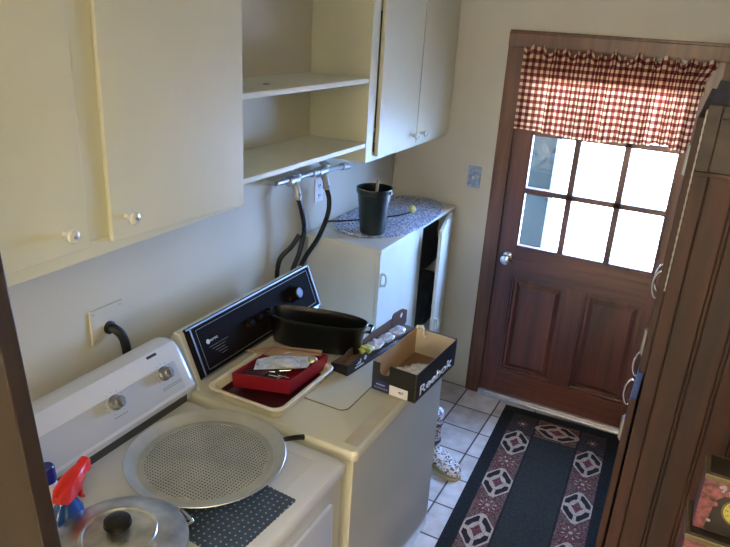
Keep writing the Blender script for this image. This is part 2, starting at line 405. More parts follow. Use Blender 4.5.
bx(bm, .604, 1.698, -.022, 0, 2.02, 2.10, .003); bx(bm, .604, 1.698, -.03, -.02, 2.02, 2.088, .004)
struct('trim_1', bm, 'casing')
bm = bmesh.new()                                     # jamb
bx(bm, .665, .688, -.02, .14, 0, 2.06); bx(bm, 1.614, 1.645, -.02, .14, 0, 2.06); bx(bm, .665, 1.645, -.02, .14, 2.035, 2.06)
struct('trim_2', bm, 'casing')
bm = bmesh.new(); bx(bm, .69, 1.612, -.045, .13, 0, .022, .004); bx(bm, .69, 1.612, -.035, -.005, .022, .036, .003)
struct('trim_3', bm, 'alu')
bm = bmesh.new(); tube(bm, [(.011, -.011, 0), (.011, -.011, 1.52)], .01, smooth=False)
struct('trim_4', bm, 'wall', 40)

# the door: nine lights over two raised panels
door = thing('door_1', None, None, (1.15, .02, .02), kind='structure')
DX0, DX1, G0, G1, ZG0, ZG3 = .69, 1.612, .792, 1.506, .974, 1.925
Y0, Y1 = -.012, .03
bm = bmesh.new()
bx(bm, DX0, G0, Y0, Y1, .036, 2.03); bx(bm, G1, DX1, Y0, Y1, .036, 2.03)
link('door_stile', bm, 'door', door)
bm = bmesh.new()
bx(bm, G0, G1, Y0, Y1, ZG3, 2.03); bx(bm, G0, G1, Y0, Y1, .79, ZG0); bx(bm, G0, G1, Y0, Y1, .036, .19)
link('door_rail', bm, 'doorh', door)
link('door_stile', box(1.10, 1.198, Y0, Y1, .19, .79), 'door', door)
for x0, x1 in ((G0, 1.10), (1.198, G1)):
    bm = bmesh.new()
    bx(bm, x0, x1, .006, .026, .19, .79)
    a = [(x0+.03, .006, .22), (x1-.03, .006, .22), (x1-.03, .006, .76), (x0+.03, .006, .76)]
    b = [(x0+.055, -.008, .245), (x1-.055, -.008, .245), (x1-.055, -.008, .735), (x0+.055, -.008, .735)]
    loft(bm, [a, b], cap0=False)
    # moulding round the panel
    for p, q in (((x0, .19), (x0+.014, .79)), ((x1-.014, .19), (x1, .79)), ((x0, .19), (x1, .204)), ((x0, .776), (x1, .79))):
        bx(bm, p[0], q[0], -.006, .01, p[1], q[1], .003)
    link('door_panel', bm, 'door', door)
xs = [G0, 1.03, 1.273, G1]; zs = [ZG0, 1.29, 1.603, ZG3]
bm = bmesh.new()
for x in xs[1:3]: bx(bm, x-.0165, x+.0165, -.018, .03, ZG0, ZG3, .003)
for z in zs[1:3]: bx(bm, G0, G1, -.018, .03, z-.0155, z+.0155, .003)
for x0, x1, z0, z1 in ((G0-.012, G0+.006, ZG0-.012, ZG3+.012), (G1-.006, G1+.012, ZG0-.012, ZG3+.012), (G0, G1, ZG0-.012, ZG0+.006), (G0, G1, ZG3-.006, ZG3+.012)):
    bx(bm, x0, x1, -.02, -.008, z0, z1, .003)
link('window_muntin', bm, 'door', door)
for i in range(3):
    for k in range(3): link('glass_pane', box(xs[i], xs[i+1], .008, .012, zs[k], zs[k+1]), 'glass', door)
bm = bmesh.new()
lathe(bm, [(.0, 0), (.032, 0), (.033, .004), (.026, .009), (.013, .012), (.012, .03), (.024, .038), (.029, .05), (.027, .062), (.016, .068), (0, .069)], (.752, Y0, .897), (0, -1, 0))
k = link('door_knob', bm, 'chrome', door, 50); k['label'] = 'silver round knob'

# outside: snowy ground, dark porch post
tag(link('snowy_ground', box(-6, 8, .16, 14, -.25, -.12), 'snow'), 'white snowy yard outside the door window', 'ground', kind='structure')
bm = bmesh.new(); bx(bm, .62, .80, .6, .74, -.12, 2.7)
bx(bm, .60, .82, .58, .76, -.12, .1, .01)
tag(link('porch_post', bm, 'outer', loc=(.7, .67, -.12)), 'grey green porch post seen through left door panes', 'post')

# ------------------------------------------------------------------ curtain
cur = thing('window_valance', 'red and cream gingham ruffled valance across the door window', 'curtain', (1.13, -.06, 1.6))
def curtain_bm():
    bm = bmesh.new(); uvl = bm.loops.layers.uv.new('UVMap')
    nu, nv = 420, 44; zt, zp0, zp1, zb = 2.018, 1.955, 1.875, 1.612
    def path(u):     # x, amplitude factor
        return .70+.84*u
    grid = []; us = []; s = 0; prev = None
    rnd = [random.uniform(0, 6.28) for _ in range(6)]
    def fold(u, v):
        flat = min(1, max(.12, (u-.08)*8)) if u < .3 else 1
        ph = u*2*PI
        f = .75*math.sin(13*ph+2.6*math.sin(2*ph+rnd[0])+rnd[1])+.45*math.sin(21*ph+2.0*math.sin(3*ph+rnd[2]))+.3*math.sin(6*ph+rnd[3])
        return f*flat
    for j in range(nv+1):
        v = j/nv; z = zt+(zb-zt)*v; row = []
        for i in range(nu+1):
            u = i/nu
            if z > zp0: amp = .007+.012*(z-zp0)/(zt-zp0)
            elif z > zp1: amp = .006
            else: amp = .008+.010*min(1, (zp1-z)/.15)
            y = -.070-amp*fold(u, v)
            if zp1 < z < zp0: y -= .006*math.sin(PI*(z-zp1)/(zp0-zp1))
            x = path(u)
            if z > zp0-.03: x += .045*max(0, u-.9)*10*min(1, (z-zp0+.03)/.07)
            if z > zp0: x += .004*fold(u+.01, v)
            zz = z
            if z > zp0: zz += (.016*math.sin(u*2*PI*11+rnd[4])*math.sin(u*2*PI*4+1)+.006*fold(u, v)+(.010 if u < .12 else 0))*(z-zp0)/(zt-zp0)
            if v > .9: zz += .008*math.sin(u*9+1)*(v-.9)*10 + .012*(v-.9)*10*(1 if .80 < u < .90 else 0)
            row.append(bm.verts.new((x, y, zz)))
        grid.append(row)
    arc = [0]
    for i in range(nu):
        a, b = grid[nv*3//4][i].co, grid[nv*3//4][i+1].co; arc.append(arc[-1]+(a-b).length)
    for j in range(nv):
        for i in range(nu):
            f = bm.faces.new([grid[j][i], grid[j][i+1], grid[j+1][i+1], grid[j+1][i]])
            for l, (a, b) in zip(f.loops, ((i, j), (i+1, j), (i+1, j+1), (i, j+1))):
                l[uvl].uv = (arc[a], b/nv*(zt-zb))
    return bm
o = link('cloth', curtain_bm(), 'gingham', cur, 60)
def header_bm():
    bm = bmesh.new(); uvl = bm.loops.layers.uv.new('UVMap'); rows = []
    for j in range(9):
        z = 1.872+.125*j/8
        rows.append([bm.verts.new((.70+.85*i/160, -.050-.005*math.sin(i*.55)-.003*math.sin(i*.23), z)) for i in range(161)])
    for j in range(8):
        for i in range(160):
            f = bm.faces.new([rows[j][i], rows[j][i+1], rows[j+1][i+1], rows[j+1][i]])
            for l, (a, b) in zip(f.loops, ((i, j), (i+1, j), (i+1, j+1), (i, j+1))): l[uvl].uv = (a*.0085, b*.0156)
    return bm
link('header_lining', header_bm(), 'gingham', cur, 60)
bm = bmesh.new(); tube(bm, [(.705, -.02, 1.915), (.705, -.052, 1.915), (.72, -.060, 1.915), (1.53, -.060, 1.915), (1.545, -.052, 1.915), (1.545, -.02, 1.915)], .004, smooth=False)
link('curtain_rod', bm, 'brass', cur, 50)

# light switch
sw = thing('light_switch', 'shiny pale blue switch plate on wall left of the door', 'light switch', (.498, 0, 1.317))
link('cover_plate', box(.461, .535, -.007, 0, 1.257, 1.377, .003), 'switchpl', sw)
bm = bmesh.new(); bx(bm, .492, .504, -.02, -.005, 1.305, 1.325, .002)
link('toggle', bm, 'white', sw)

# ------------------------------------------------------------------ upper cabinets
ZB, ZT = 1.52, 2.5
def knob_bm(c, ax=(1, 0, 0), s=1):
    bm = bmesh.new()
    lathe(bm, [(0, 0), (.007*s, 0), (.006*s, .012*s), (.008*s, .02*s), (.0165*s, .026*s), (.018*s, .031*s), (.015*s, .037*s), (.006*s, .04*s)], c, ax, 24, mi=0)
    lathe(bm, [(.0055*s, .0395*s), (.0045*s, .043*s), (0, .044*s)], c, ax, 14, mi=1)
    return bm
def cab_carcass(y0, y1, x1=.30, stiles=()):
    bm = bmesh.new(); t = .018
    bx(bm, 0.002, x1-.018, y0, y0+t, ZB, ZT); bx(bm, 0.002, x1-.018, y1-t, y1, ZB, ZT)
    bx(bm, 0.002, x1-.018, y0+t, y1-t, ZB, ZB+t); bx(bm, 0.002, x1-.018, y0+t, y1-t, ZT-t, ZT); bx(bm, .002, .01, y0+t, y1-t, ZB+t, ZT-t)
    bx(bm, x1-.018, x1, y0, y1, ZB, ZB+.045, .001); bx(bm, x1-.018, x1, y0, y1, ZT-.05, ZT, .001)
    for a, b in stiles: bx(bm, x1-.018, x1, a, b, ZB+.045, ZT-.05, .001)
    return bm
c1 = thing('wall_cabinet', 'large cream two-door wall cabinet above the white dryer', 'cabinet', (0, -2.5, ZB))
link('cabinet_body', cab_carcass(-3.2, -1.845, stiles=((-3.2, -3.13), (-2.50, -2.38), (-1.90, -1.845))), 'cab', c1)
bm = bmesh.new(); prism(bm, [(.301, -3.17, 1.556), (.301, -2.478, 1.556), (.301, -2.478, 2.47), (.301, -3.17, 2.47)], (.014, 0, 0))
d = link('cabinet_door', bm, 'cab', c1, bevel=.0025); link('knob', knob_bm((.315, -2.548, 1.610)), ['porc', 'steel'], d, 40)
bm = bmesh.new(); prism(bm, [(.301, -2.404, 1.552), (.301, -1.852, 1.53), (.301, -1.852, 2.47), (.301, -2.404, 2.47)], (.014, 0, 0))
d = link('cabinet_door', bm, 'cab', c1, bevel=.0025); link('knob', knob_bm((.315, -2.355, 1.610)), ['porc', 'steel'], d, 40)

c2 = thing('open_wall_shelf', 'cream open shelf unit between the two closed wall cabinets', 'shelf', (0, -1.4, 1.59))
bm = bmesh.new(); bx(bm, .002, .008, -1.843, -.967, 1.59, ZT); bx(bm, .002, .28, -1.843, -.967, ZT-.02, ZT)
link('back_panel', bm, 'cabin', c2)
for z0, h in ((1.588, False), (1.863, True)):
    bm = bmesh.new(); bx(bm, .009, .298, -1.843, -.967, z0, z0+.02, .003)
    if h: lathe(bm, [(0, .0203), (.011, .0203), (.011, .0209), (0, .0209)], (.183, -1.546, z0), mi=1, sy=1.5, seg=16)
    s = link('shelf_board', bm, ['cab', 'bead'], c2)
c3 = thing('wall_cabinet', 'cream two-door wall cabinet in the corner beside the door', 'cabinet', (0, -.48, ZB))
link('cabinet_body', cab_carcass(-.963, -.004, stiles=((-.963, -.895), (-.475, -.44), (-.03, -.004))), 'cab', c3)
for y0, y1, ky, hy in ((-.883, -.462, -.515, -.889), (-.455, -.012, -.405, -.008)):
    d = link('cabinet_door', box(.301, .32, y0, y1, 1.54, 2.47, .0025), 'cab', c3)
    link('knob', knob_bm((.32, ky, 1.588), s=.95), ['porc', 'steel'], d, 40)
bm = bmesh.new()
for a, b in ((1.56, 1.60), (1.665, 2.15)): bx(bm, .2995, .3012, -.894, -.884, a, b)
link('hinge_gap', bm, 'bead', c3)

# ------------------------------------------------------------------ white cabinet in the corner
sc = thing('storage_cabinet', 'tall narrow white cabinet with one door ajar beside the washer', 'cabinet', (.2, -.5, 0))
X1, YA, YZ, ZH = .392, -.972, -.03, 1.14
bm = bmesh.new(); t = .018
bx(bm, .02, X1, YA, YA+t, 0, ZH-t, .001); bx(bm, .02, X1, YZ-t, YZ, 0, ZH-t, .001); bx(bm, .02, .03, YA+t, YZ-t, .06, ZH-t)
bx(bm, .02, X1, YA+t, YZ-t, .06, .078)
bx(bm, .02, X1, -.497, -.483, .078, ZH-t)
link('cabinet_body', bm, 'wcab', sc)
link('cabinet_top', box(.012, X1+.024, YA-.004, YZ+.006, ZH-t, ZH, .002), 'wcab', sc)
for z in (.42, .78): link('shelf_board', box(.03, X1-.08, -.483, YZ-t, z, z+.016), 'wcab', sc)
d = link('cabinet_door', box(X1+.001, X1+.019, YA, -.478, .03, ZH-t-.004, .002), 'wcab', sc)
def pull(y, z, x):
    bm = bmesh.new(); tube(bm, [(x, y, z-.028), (x+.018, y, z-.026), (x+.024, y, z), (x+.018, y, z+.026), (x, y, z+.028)], .0055, 8)
    bx(bm, x-.001, x+.003, y-.009, y+.009, z-.036, z+.036, .001); return bm
link('door_pull', pull(-.945, .985, X1+.019), 'porc', d, 50)
ang = math.radians(13)
bm = box(X1+.001, X1+.019, -.474, YZ, .03, ZH-t-.004, .002)
R = Matrix.Translation((X1, YZ, 0)) @ Matrix.Rotation(ang, 4, 'Z') @ Matrix.Translation((-X1, -YZ, 0))
bm.transform(R); d = link('cabinet_door', bm, 'wcab', sc)
bm = pull(-.445, .58, X1+.019); bm.transform(R); link('door_pull', bm, 'porc', d, 50)

def lump(c, s, seed, sub=3, amt=.25, sc_=3, boxy=0):
    bm = bmesh.new(); bmesh.ops.create_icosphere(bm, subdivisions=sub, radius=1)
    for v in bm.verts:
        n = noise.noise(v.co*sc_*.5+Vector((seed, seed*2, 0)))
        if boxy: v.co = v.co*(1+boxy*(1/max(abs(v.co.x), abs(v.co.y), abs(v.co.z))-1))
        v.co = v.co*(1+amt*n); v.co = Vector((c[0]+v.co.x*s[0], c[1]+v.co.y*s[1], c[2]+v.co.z*s[2]))
    return bm
tag(link('dark_bag', lump((.225, -.262, .94), (.145, .19, .135), 3, 4, amt=.12, boxy=.8), 'darkstuff', None, 60, loc=(.21, -.27, .8)), 'dark cloth bag on top shelf inside the white cabinet', 'bag')  # bag swollen and squared to keep the cabinet opening dark
tag(link('grey_bundle', lump((.225, -.262, .60), (.145, .19, .155), 8, 4, amt=.12, boxy=.8), plain('grey_cloth', rgb(64, 66, 74), .8, vary=.4), None, 60, loc=(.21, -.27, .44)), 'grey cloth bundle on middle shelf inside the white cabinet', 'bundle')  # bundle enlarged to cover the lit interior and darken the opening

# braided mat on top of it
bm = bmesh.new(); lathe(bm, [(0, .0), (1, .0), (1.01, .003), (1, .007), (.97, .008), (0, .008)], (0, 0, 0), seg=80, sx=1, sy=1)
for v in bm.verts:
    a = math.atan2(v.co.y, v.co.x); q = math.hypot(v.co.x, v.co.y); e = .86
    v.co.x = .226*q*math.copysign(abs(math.cos(a))**e, math.cos(a)); v.co.y = .432*q*math.copysign(abs(math.sin(a))**e, math.sin(a))
    v.co.x = max(v.co.x, -.202)
o = link('braided_mat', bm, 'braid', None, 60); o.location = (.208, -.44, ZH+.0005)
tag(o, 'blue and white oval braided mat on the white cabinet', 'mat')
# planter
PX, PY = .268, -.785
pot = thing('planter_pot', 'dark green plastic planter pot standing on blue braided mat', 'pot', (PX, PY, ZH+.009))
bm = bmesh.new(); z0 = ZH+.009
lathe(bm, [(0, 0), (.056, 0), (.06, .004), (.062, .02), (.079, .195), (.086, .198), (.087, .222), (.083, .223), (.081, .2), (.058, .02), (0, .018)], (PX, PY, z0), seg=48)
link('pot_body', bm, 'green', pot, 40)
for s in (1, -1): link('pot_lug', box(PX+s*.086-.006, PX+s*.086+.006, PY-.012, PY+.012, z0+.2, z0+.215, .003), 'green', pot)
bm = bmesh.new(); tube(bm, [(PX-.01, PY, z0+.02), (PX+.012, PY-.01, z0+.15), (PX+.016, PY-.005, z0+.262)], .0075, 8)
tag(link('wooden_stick', bm, 'bamboo', None, 50, loc=(PX, PY, z0+.02)), 'pale wooden stick standing in the green pot', 'stick')
bm = bmesh.new(); zc = ZH+.014
tube(bm, [(.012, -.80, zc+.004), (.08, -.72, zc), (.17, -.60, zc), (.25, -.47, zc), (.29, -.375, zc+.004)], .0042, 8)
pc = thing('black_cord', 'thin black cord with pale yellow plug on the braided mat', 'cord', (.2, -.5, zc-.005))
link('cord', bm, 'rubber', pc, 50)
bm = bmesh.new(); lathe(bm, [(0, 0), (.012, 0), (.02, .01), (.022, .022), (.016, .034), (0, .038)], (.288, -.38, zc+.017), (.12, 1, .1), 24)
link('plug', bm, 'yellow', pc, 50)['label'] = 'pale yellow plug'

# ------------------------------------------------------------------ wall plate, outlet, plumbing
wp = thing('wall_plate', 'square cream cover plate on wall behind the white dryer', 'wall plate', (0, -2.18, 1.145))
bm = bmesh.new(); bx(bm, 0, .008, -2.248, -2.112, 1.085, 1.206, .002)
for y in (-2.235, -2.125):
    for z in (1.10, 1.192): lathe(bm, [(0, .0085), (.004, .0085), (.003, .0105), (0, .0105)], (0, y, z), (1, 0, 0), 10, mi=1)
link('plate', bm, ['wall', 'steel'], wp)
bm = bmesh.new(); lathe(bm, [(.022, 0), (.022, .012), (.016, .014), (0, .014)], (.004, -2.178, 1.128), (1, 0, 0), 20)
link('cable_grommet', bm, 'rubber', wp)
bm = bmesh.new(); tube(bm, [(.012, -2.178, 1.128), (.03, -2.174, 1.126), (.048, -2.162, 1.10), (.055, -2.155, 1.05), (.055, -2.15, .95), (.055, -2.14, .8)], .0155, 12)
tag(link('power_cord', bm, 'rubber', None, 50, loc=(.08, -2.14, .8)), 'thick black power cord curving from square wall plate', 'cord')
ou = thing('wall_outlet', 'white double electrical outlet behind the washer hoses', 'outlet', (0, -.855, 1.325))
link('cover_plate', box(0, .006, -.895, -.82, 1.27, 1.385, .002), 'white', ou)
for z in (1.352, 1.303):
    bm = bmesh.new()
    for dy in (-.007, .007): bx(bm, .005, .0075, -.857+dy-.0015, -.857+dy+.0015, z-.005, z+.005)
    lathe(bm, [(0, .0075), (.003, .0075), (0, .0076)], (0, -.857, z-.011), (1, 0, 0), 8)
    link('socket_slot', bm, 'inkd', ou)

pp = thing('water_pipes', 'white and grey water supply pipes under the open shelves', 'pipes', (.06, -.95, 1.40))
bm = bmesh.new()
tube(bm, [(.06, -1.30, 1.452), (.06, -1.02, 1.447), (.06, -.98, 1.445)], .012, smooth=False)
tube(bm, [(.06, -1.30, 1.452), (.0, -1.30, 1.452)], .012, smooth=False)
link('supply_pipe', bm, 'steel', pp, 50)
bm = bmesh.new(); tube(bm, [(.06, -.98, 1.442), (.06, -.74, 1.430)], .012, smooth=False); tube(bm, [(.06, -.70, 1.425), (.06, -.66, 1.418), (.0, -.60, 1.41)], .012, smooth=False)
link('white_pipe', bm, 'pipe', pp, 50)
for p, q in (((.06, -.745, 1.432), (.06, -.695, 1.426)), ((.06, -1.02, 1.447), (.06, -.97, 1.445))):
    bm = bmesh.new(); tube(bm, [p, q], .018, smooth=False); link('pipe_coupling', bm, 'steel', pp, 50)
for y, z in ((-1.175, 1.432), (-.935, 1.430)):
    v = thing('hose_valve', 'metal washer valve above the %s black hose' % ('left' if y < -1 else 'right'), 'valve', (.06, y, z), group='washer valves')
    bm = bmesh.new(); tube(bm, [(.06, y-.035, z+.012), (.06, y+.035, z+.012)], .022, smooth=False)
    tube(bm, [(.06, y, z+.01), (.085, y-.005, z-.02), (.095, y-.008, z-.045)], .016, 10)
    lathe(bm, [(0, 0), (.017, 0), (.017, .02), (.013, .024), (0, .024)], (.096, y-.008, z-.065), (0, 0, 1), 12)
    link('valve_body', bm, 'steel', v, 40)
    bm = bmesh.new(); tube(bm, [(.06, y, z+.02), (.075, y, z+.05)], .006, smooth=False)
    lathe(bm, [(0, 0), (.024, 0), (.029, .004), (.024, .011), (0, .011)], (.074, y, z+.045), (.4, 0, 1), 16)
    link('valve_handle', bm, 'steel', v, 40)
hoses = (([(.096, -1.183, 1.372), (.105, -1.165, 1.31), (.108, -1.148, 1.22), (.10, -1.17, 1.12), (.09, -1.215, 1.03), (.09, -1.26, .90), (.08, -1.3, .7)], 'left black rubber washer hose, hanging nearly straight'),
         ([(.096, -.943, 1.370), (.105, -.93, 1.31), (.11, -.95, 1.24), (.11, -1.03, 1.15), (.10, -1.12, 1.08), (.095, -1.19, 1.0), (.09, -1.23, .88), (.06, -1.25, .7)], 'right black rubber washer hose, slanting behind the console'))
for pts, lab in hoses:
    bm = bmesh.new(); tube(bm, pts, .0115, 12)
    tag(link('washer_hose', bm, 'rubber', None, 50, loc=pts[-1]), lab, 'hose', 'washer hoses')
bm = bmesh.new(); tube(bm, [(.095, -1.165, 1.20), (.075, -1.195, 1.15), (.035, -1.235, 1.08), (.03, -1.24, .95), (.03, -1.2, .8)], .011, 10)
tag(link('drain_hose', bm, 'rubber', None, 50, loc=(.03, -1.2, .8)), 'black drain hose curving behind the two washer hoses', 'hose')

# ------------------------------------------------------------------ dryer (white, left)
DY0, DY1, DZ = -2.86, -2.115, .91
dr = thing('clothes_dryer', 'white clothes dryer with two-knob slanted console at left', 'dryer', (.5, -2.49, 0))
bm = bmesh.new(); bx(bm, .12, .872, DY0, DY1, .03, DZ-.035, .006)
link('cabinet_body', bm, 'enamel', dr)
bm = bmesh.new(); rings = []
for z, ins, in ((DZ-.035, 0), (DZ-.012, 0), (DZ-.003, .006), (DZ, .016)):
    w, h = .772-2*ins, (DY1-DY0)-2*ins
    rings.append([(.503+px, (DY0+DY1)/2+py, z) for px, py in rrect(w, h, .02)])
loft(bm, rings); lathe(bm, [(0,0)], (0,0,0)) if False else None
link('top_panel', bm, 'enamel', dr, 35)
bm = bmesh.new()      # raised line round the top
for x0, x1, y0, y1 in ((.80, .806, DY0+.05, DY1-.05), (.34, .80, DY1-.056, DY1-.05), (.34, .80, DY0+.05, DY0+.056)): bx(bm, x0, x1, y0, y1, DZ-.001, DZ+.0015, .0007)
link('top_ridge', bm, 'enamel', dr)
bm = bmesh.new(); bx(bm, .872, .886, DY0+.04, DY1-.07, .25, .80, .012)
link('dryer_door', bm, 'enamel', dr, 30)
# console body
prof = [(.13, .91), (.14, 1.085), (.155, 1.107), (.185, 1.114), (.215, 1.109), (.236, 1.089), (.303, .972), (.301, .958), (.285, .951), (.28, .91)]
def cons(y0, y1, pr): 
    bm = bmesh.new(); n = 5; rings = []
    for k in range(n+1):                      # rounded right end
        a = PI/2*k/n; ins = .035*(1-math.cos(a)); yy = y1-.035+.035*math.sin(a)
        rings.append([((x-.2)*(1-ins*2.2)+.2, yy, .91+(z-.91)*(1-ins*2.0)) for x, z in pr])
    rings = [[(x, y0, z) for x, z in pr]]+rings
    return loft(bm, rings)
link('console', cons(DY0+.01, DY1+.02, prof), 'enamel', dr, 32)
sl = Vector((.067, 0, -.117)).normalized(); nn = Vector((.117, 0, .067)).normalized()
A = Vector((.236, 0, 1.089))
def onface(t, y, off=0): p = A+sl*t+nn*off; return Vector((p.x, y, p.z))
bm = bmesh.new(); prism(bm, [onface(.03, DY0+.06, -.001), onface(.125, DY0+.06, -.001), onface(.125, DY1-.03, -.001), onface(.03, DY1-.03, -.001)], nn*.003)
link('control_panel', bm, 'console', dr, bevel=.001)
bm = bmesh.new(); bx(bm, .279, .2835, DY0+.03, DY1-.01, .911, .953)  # dark grey plate paints the shadow gap under the console lip
link('console_recess', bm, 'recess', dr)
for y, in ((-2.4,), (-2.2,)):
    c = onface(.052, y, .002); bm = bmesh.new()
    lathe(bm, [(0, 0), (.023, 0), (.023, .004), (.019, .008), (.0175, .026), (.014, .029), (0, .029)], c, nn, 32)
    kn = link('control_knob', bm, 'knobgrey', dr, 40)
    bm = bmesh.new(); q = c+nn*.029
    prism(bm, [q+sl*.016+Vector((0, .003, 0)), q-sl*.016+Vector((0, .003, 0)), q-sl*.016-Vector((0, .003, 0)), q+sl*.016-Vector((0, .003, 0))], nn*.006)
    link('knob_grip', bm, 'knobgrey', kn, bevel=.001)
bm = bmesh.new()
for y, w in ((-2.40, .05), (-2.19, .085)):
    for k in range(2 if w > .06 else 1):
        p = onface(.092+.006*k, y-w/2, .0025); q = onface(.092+.006*k, y+w/2, .0025)
        prism(bm, [p, q, q+sl*.0022, p+sl*.0022], nn*.0004)
for cy in (-2.4, -2.2):
    for a in range(-150, 151, 30):
        p = onface(.052-.034*math.cos(math.radians(a)), cy+.036*math.sin(math.radians(a)), .0022)
        lathe(bm, [(0, 0), (.0018, 0), (0, .0004)], p, nn, 6)
link('panel_markings', bm, 'grey', dr)
bm = bmesh.new()
p = Vector((.2195, -2.215, 1.0955)); bx(bm, .2185, .2275, -2.232, -2.205, 1.09, 1.0965, .0005)
bm.free(); bm = bmesh.new()
f0 = Vector((.215, 0, 1.109)); f1 = Vector((.236, 0, 1.089)); fd = (f1-f0).normalized(); fn = Vector((-fd.z, 0, fd.x)); fn = fn if fn.z > 0 else -fn
q = f0+fd*.008
prism(bm, [Vector((q.x, -2.232, q.z)), Vector((q.x, -2.192, q.z)), Vector((q.x, -2.192, q.z))+fd*.009, Vector((q.x, -2.232, q.z))+fd*.009], fn*.0008)
link('badge', bm, 'inkd', dr)['label'] = 'small dark maker badge'

# ------------------------------------------------------------------ washer (almond, top loading, black console)
WY0, WY1, WZ, WX = -2.093, -1.345, .925, .905
wa = thing('washing_machine', 'almond top-loading washing machine with black control console', 'washing machine', (.55, -1.72, 0))
bm = bmesh.new(); bx(bm, .18, WX-.012, WY0+.004, WY1-.004, .09, WZ-.038, .004); bx(bm, .2, WX-.06, WY0+.02, WY1-.02, 0.0, .09)
link('cabinet_body', bm, 'almond', wa)
bm = bmesh.new(); rings = []
for z, ins in ((WZ-.036, .001), (WZ-.03, 0), (WZ-.012, 0), (WZ-.003, .005), (WZ, .014)):
    w, h = (WX-.16)-2*ins, (WY1-WY0)-2*ins
    rings.append([((WX+.16)/2+px, (WY0+WY1)/2+py, z) for px, py in rrect(w, h, .02)])
loft(bm, rings); link('top_panel', bm, 'almond', wa, 35)
bm = bmesh.new()   # lid with a rounded corner, hair-line seam round it
ring = lambda e, z: [(.515+px, -1.715+py, z) for px, py in rrect(.50+e, .40+e, .03)]
loft(bm, [ring(.008, WZ-.001), ring(.008, WZ+.0006)]); link('lid_seam', bm, 'almond2', wa)
bm = bmesh.new(); loft(bm, [ring(0, WZ), ring(0, WZ+.0015), ring(-.003, WZ+.003)]); link('lid', bm, 'almond', wa, 35)
# flat front band, darkened to paint the shade of a sloping bevel
bm = bmesh.new(); bx(bm, WX-.062, WX-.014, WY0+.03, WY1-.03, WZ-.001, WZ+.0008, .0005); link('front_rim', bm, plain('almond_bevel_shade', rgb(192, 184, 168), .4), wa)
# console
CY0, CY1 = -2.07, -1.29
cp = [(.165, WZ-.03), (.165, 1.08), (.185, 1.115), (.212, 1.115), (.285, .942), (.285, WZ-.03)]
bm = bmesh.new(); loft(bm, [[(x, CY0, z) for x, z in cp], [(x, CY1-.005, z) for x, z in cp]]); link('console', bm, 'almond', wa, bevel=.004)
a0 = Vector((.212, 0, 1.115)); sl2 = Vector((.285-.212, 0, .942-1.115)).normalized(); n2 = Vector((-sl2.z, 0, sl2.x)); n2 = n2 if n2.x > 0 else -n2
def wf(t, y, off=0): p = a0+sl2*t+n2*off; return Vector((p.x, y, p.z))
P0, P1, TT, TB = CY0+.018, CY1-.004, -.006, .176
bm = bmesh.new(); prism(bm, [wf(TT, P0, -.004), wf(TB, P0, -.004), wf(TB, P1, -.004), wf(TT, P1, -.004)], n2*.016)
link('control_panel', bm, 'blackpl', wa, bevel=.002)
bm = bmesh.new()      # chrome frame
w = .006
for t0, t1, y0, y1 in ((TT, TT+w, P0, P1), (TB-w, TB, P0, P1), (TT, TB, P0+.014, P0+.020), (TT, TB, P1-w, P1)):
    prism(bm, [wf(t0, y0, .010), wf(t1, y0, .010), wf(t1, y1, .010), wf(t0, y1, .010)], n2*.0045)
link('chrome_frame', bm, 'frame', wa)
bm = bmesh.new(); w = .0016
for t0, t1, y0, y1 in ((TT+.018, TT+.018+w, P0+.04, P1-.025), (TB-.02, TB-.02+w, P0+.04, P1-.025), (TT+.018, TB-.02, P0+.04, P0+.04+w), (TT+.018, TB-.02, P1-.025, P1-.025+w)):
    prism(bm, [wf(t0, y0, .012), wf(t1, y0, .012), wf(t1, y1, .012), wf(t0, y1, .012)], n2*.0006)
for k, wd in enumerate((.10, .07, .05, .045, .03)):
    y0 = P0+.075; t = .088+.010*k; yy = y0+.012*k
    prism(bm, [wf(t, yy, .012), wf(t+.0012, yy, .012), wf(t+.0012, yy+wd, .012), wf(t, yy+wd, .012)], n2*.0006)
link('panel_markings', bm, 'grey', wa)
bm = text_bm('MAYTAG', .011, wf(.072, P0+.088, .0125), (0, 1, 0), -sl2, width=.040, bold=.01)
q = wf(.068, P0+.078, .0122); lathe(bm, [(0, 0), (.0085, 0), (.0085, .0006), (0, .0006)], q, n2, 20)
link('brand_badge', bm, 'ink', wa)['label'] = 'small white badge and lettering'
for y, t, r in ((-1.455, .072, .030),):
    c = wf(t, y, .012); bm = bmesh.new(); lathe(bm, [(0, 0), (.034, 0), (.036, .004), (.028, .010), (.026, .034), (.022, .038)], c, n2, 36)
    kn = link('timer_dial', bm, 'blackpl', wa, 40)
    bm = bmesh.new(); lathe(bm, [(.0218, .0375), (.019, .041), (0, .0415)], c, n2, 30); bx(bm, *[0]*6) if False else None
    link('dial_cap', bm, 'dialcap', kn, 40)
for y in (-1.755, -1.70, -1.635):
    c = wf(.085, y, .012); bm = bmesh.new()
    lathe(bm, [(0, 0), (.016, 0), (.015, .02), (.012, .024), (0, .024)], c, n2, 20)
    link('selector_knob', bm, 'blackpl', wa, 40)

